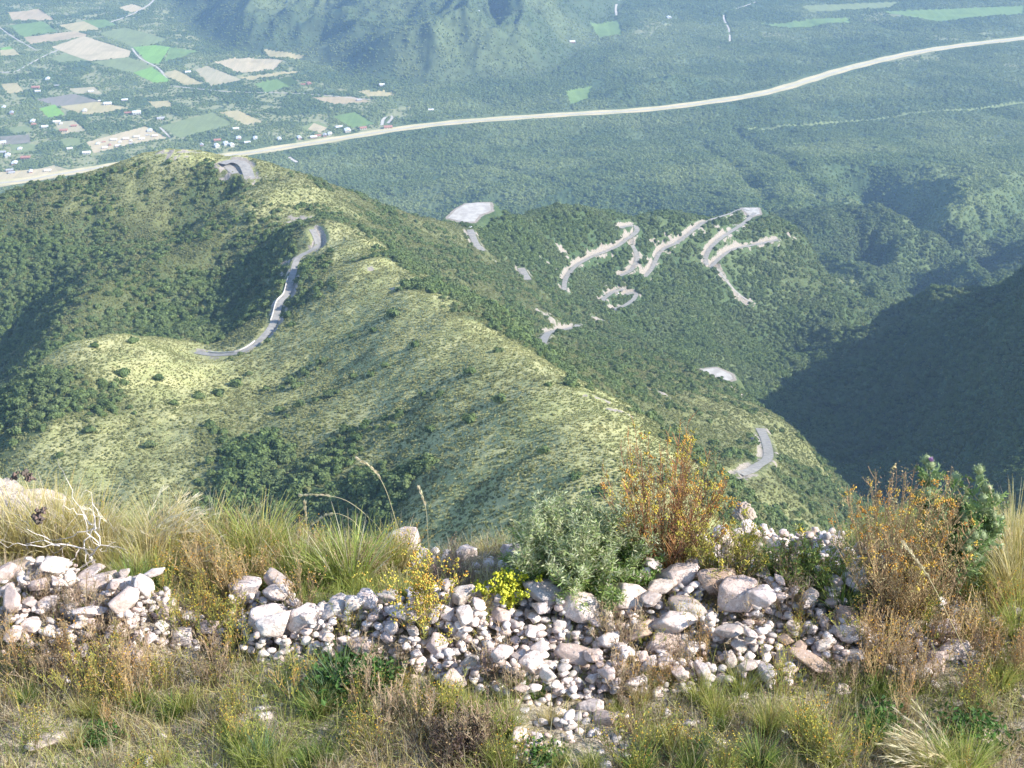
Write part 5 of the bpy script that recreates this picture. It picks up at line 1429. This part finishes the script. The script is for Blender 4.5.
for line in HS.strip().splitlines():
    s, key = line.split('|')
    for t_ in s.split(';'):
        u, v = map(float, t_.split(',')); p = flat(f'{u},{v}')[0]
        L = gs.uniform(6., 10.5) * (.7 if key == 'site' else 1); rz = gs.choice([.25, .25 + 1.57]) + gs.uniform(-.15, .15)
        r = empty('house', (p[0], p[1], tz(p[0], p[1]) - .2), rz); r.scale = (L, L * gs.uniform(.8, 1.1), L * gs.uniform(.85, 1.1))
        wi = int(gs.choice([0, 0, 1, 2])) if key != 'site' else int(gs.choice([1, 2, 0])); ri = int(gs.choice([0, 0, 0, 1, 2])) if key != 'lone' else 0
        for nm, me in zip(('walls', 'roof', 'window', 'door', 'window'), (*HMS[wi, ri], *PN)):
            c_ = bpy.data.objects.new(nm, me); C.objects.link(c_); c_.parent = r
        tag(r, hn[key][0], 'house', hn[key][1])

# ---- cars at the look-outs
def car_parts():
    import bmesh
    def prof(pts2, w_, bev):
        bm = bmesh.new(); a = [bm.verts.new((x, -w_, z)) for x, z in pts2]; f = bm.faces.new(a)
        ex = bmesh.ops.extrude_face_region(bm, geom=[f]); bmesh.ops.translate(bm, vec=(0, 2 * w_, 0), verts=[e for e in ex['geom'] if isinstance(e, bmesh.types.BMVert)])
        bmesh.ops.bevel(bm, geom=bm.edges[:], offset=bev, segments=2, affect='EDGES'); bmesh.ops.recalc_face_normals(bm, faces=bm.faces[:])
        me = bpy.data.meshes.new('p'); bm.to_mesh(me); bm.free(); return me
    body = prof([(-2.1, .35), (2.1, .35), (2.15, .75), (1.9, .92), (1.05, .98), (-1.7, 1.0), (-2.1, .9)], .86, .06)
    cab = prof([(1.0, .97), (.45, 1.42), (-1.1, 1.45), (-1.75, .99)], .74, .07)
    bm = bmesh.new(); bmesh.ops.create_cone(bm, cap_ends=True, segments=18, radius1=.33, radius2=.33, depth=.22); bmesh.ops.rotate(bm, verts=bm.verts[:], cent=(0, 0, 0), matrix=__import__('mathutils').Matrix.Rotation(R(90), 3, 'X'))
    bmesh.ops.bevel(bm, geom=bm.edges[:], offset=.03, segments=1, affect='EDGES'); wh = bpy.data.meshes.new('w'); bm.to_mesh(wh); bm.free()
    return body, cab, wh
bo, ca, wh_ = car_parts()
M_TYRE = simple('tyre', (.02, .02, .02), (.03, .03, .03), 5.)
def paint(name, col):
    t = NT(name); v = t.pos(); return t.done(t.pbsdf(t.mix(t.noise(.6, 2, .5, v), col, tuple(.9 * q for q in col)), .3, None, .5))
for (u, v, col, rz, lab) in ((470, 228, (.75, .76, .78), .4, 'white car on the road just below the pale look-out lot'), (617, 297, (.80, .80, .80), .2, 'white car on the lower hairpin among pale rock cuts'), (752, 440, (.10, .11, .13), 1.2, 'dark car on the road bend above the deep valley')):
    p = land_at(u, v, 500); r = empty('parked_car', (p[0], p[1], float(final_height(np.array([p[0]]), np.array([p[1]]))[0][0]) + .26), rz)
    mp_ = paint('car_paint', col)
    for nm, me, mt, loc in (('body', bo, mp_, (0, 0, 0)), ('cabin', ca, M_DARK, (0, 0, 0)), *[('wheel', wh_, M_TYRE, (x, y, .33)) for x in (-1.3, 1.3) for y in (-.8, .8)]):
        m2 = me.copy(); m2.materials.clear(); m2.materials.append(mt); c_ = bpy.data.objects.new(nm, m2); C.objects.link(c_); c_.parent = r; c_.location = loc
    tag(r, lab, 'car', 'cars on the mountain road')

# ---- poles along the highway
pb = PB(); pb.tubes(np.array([[(0, 0, -1), (0, 0, 6), (0, 0, 13)]], float), np.array([.45]), np.array([(.5, .48, .44)]), np.array([(.5, .48, .44)]), .6); PM = pb.make('pole', M_TWIG, None, False).data
pb = PB(); pb.tubes(np.array([[(-1.6, 0, 11.6), (0, 0, 11.6), (1.6, 0, 11.6)]], float), np.array([.25]), np.array([(.5, .48, .44)]), np.array([(.5, .48, .44)]), 1.); PX = pb.make('crossarm', M_TWIG, None, False).data
for u, v in ((499, 139), (531, 133), (476, 136), (637, 124), (601, 127), (697, 118), (884, 71), (810, 92), (440, 141), (565, 130)):
    p = flat(f'{u},{v}')[0]; r = empty('utility_pole', (p[0], p[1], tz(p[0], p[1])), 1.2)
    for nm, me in (('pole', PM), ('crossarm', PX)):
        c_ = bpy.data.objects.new(nm, me); C.objects.link(c_); c_.parent = r
    tag(r, 'thin pale utility pole rising from the scrub beside the highway', 'utility pole', 'utility poles beside the highway')

# ---- low white parapet on the outer side of the near road
S, w_ = road_s[0]
d = np.gradient(S[:, :2], axis=0); d /= np.linalg.norm(d, axis=1)[:, None]; nl = np.stack([-d[:, 1], d[:, 0]], 1)
def wallpiece(i0, i1, lab):
    c_ = S[i0:i1].copy(); c_[:, :2] += nl[i0:i1] * (w_ * .5 + .1)
    lo = c_.copy(); lo[:, :2] -= nl[i0:i1] * .2; hi_ = c_.copy(); hi_[:, :2] += nl[i0:i1] * .2
    n_ = len(c_); V = np.concatenate([lo, hi_, hi_ + [0, 0, 1.0], lo + [0, 0, 1.0]]); k = np.arange(n_ - 1)
    F = np.concatenate([np.stack([k + a * n_, k + 1 + a * n_, k + 1 + b_ * n_, k + b_ * n_], 1) for a, b_ in ((0, 1), (1, 2), (2, 3), (3, 0))] + [np.array([(0, n_, 2 * n_, 3 * n_), (n_ - 1, 4 * n_ - 1, 3 * n_ - 1, 2 * n_ - 1)])])
    tag(mesh_np('parapet', V, F, M_WALLS[0], False), lab, 'wall')
n_s = len(S)
wallpiece(2, int(n_s * .22), 'low pale parapet round the road bend in the saddle behind the knob')
wallpiece(int(n_s * .34), int(n_s * .7), 'long low pale parapet on the valley side of the climbing road')
print('far things', time.time() - T0)
# ------------------------------------------------------------------ air, light, camera
def box(name, lo, hi, m):
    (a, b, c), (d, e, f) = lo, hi
    V = np.array([(a, b, c), (d, b, c), (d, e, c), (a, e, c), (a, b, f), (d, b, f), (d, e, f), (a, e, f)])
    return mesh_np(name, V, np.array([(3, 2, 1, 0), (4, 5, 6, 7), (0, 1, 5, 4), (1, 2, 6, 5), (2, 3, 7, 6), (3, 0, 4, 7)]), m, False)
hm = bpy.data.materials.new('air'); hm.use_nodes = True; hm.node_tree.nodes.clear()
vo = hm.node_tree.nodes.new('ShaderNodeVolumePrincipled'); ho = hm.node_tree.nodes.new('ShaderNodeOutputMaterial')
vo.inputs['Color'].default_value = (.42, .64, 1., 1); vo.inputs['Density'].default_value = HAZE; vo.inputs['Anisotropy'].default_value = .1
hm.node_tree.links.new(vo.outputs[0], ho.inputs['Volume'])
hz = box('haze', (-60500, -2000, -1003), (60500, 60500, 30), hm); tag(hz, kind='stuff')

w = bpy.data.worlds.new('World'); bpy.context.scene.world = w; w.use_nodes = True
nt = w.node_tree; bg = nt.nodes['Background']; sky = nt.nodes.new('ShaderNodeTexSky'); sky.sky_type = 'NISHITA'; sky.sun_disc = False
sky.sun_elevation = SUN_EL; sky.sun_rotation = SUN_AZ; sky.altitude = 1600; sky.air_density = 1.0; sky.dust_density = 1.0
nt.links.new(sky.outputs[0], bg.inputs[0]); bg.inputs[1].default_value = .15
sl = bpy.data.lights.new('sun', 'SUN'); sl.energy = 4.0; sl.angle = R(.55); sl.color = (1, .935, .84)
so = bpy.data.objects.new('sun', sl); C.objects.link(so)
from mathutils import Vector
sd = Vector((math.sin(SUN_AZ) * math.cos(SUN_EL), math.cos(SUN_AZ) * math.cos(SUN_EL), math.sin(SUN_EL)))
so.rotation_euler = sd.to_track_quat('Z', 'Y').to_euler(); so.location = (8, -4, 20)

cd = bpy.data.cameras.new('camera'); cam = bpy.data.objects.new('camera', cd); C.objects.link(cam)
cd.sensor_width = 36; cd.sensor_fit = 'HORIZONTAL'; cd.lens = 36 * F_PX / 1024; cd.clip_start = .1; cd.clip_end = 100000
cam.location = (0, 0, 0); cam.rotation_euler = (R(90) - PITCH, 0, 0)
sc = bpy.context.scene; sc.camera = cam
sc.render.engine = 'CYCLES'
sc.view_settings.view_transform = 'Standard'; sc.view_settings.look = 'None'; sc.view_settings.gamma = 1; sc.view_settings.exposure = EXPO
cy = sc.cycles; cy.use_denoising = True; cy.denoiser = 'OPENIMAGEDENOISE'; cy.denoising_input_passes = 'RGB_ALBEDO_NORMAL'
cy.max_bounces = 6; cy.diffuse_bounces = 3; cy.glossy_bounces = 1; cy.transmission_bounces = 4; cy.volume_bounces = 1; cy.transparent_max_bounces = 8
cy.use_adaptive_sampling = True; cy.adaptive_threshold = .02
cy.caustics_reflective = False; cy.caustics_refractive = False
sc.render.resolution_x = 1024; sc.render.resolution_y = 768
print('scene', time.time() - T0)
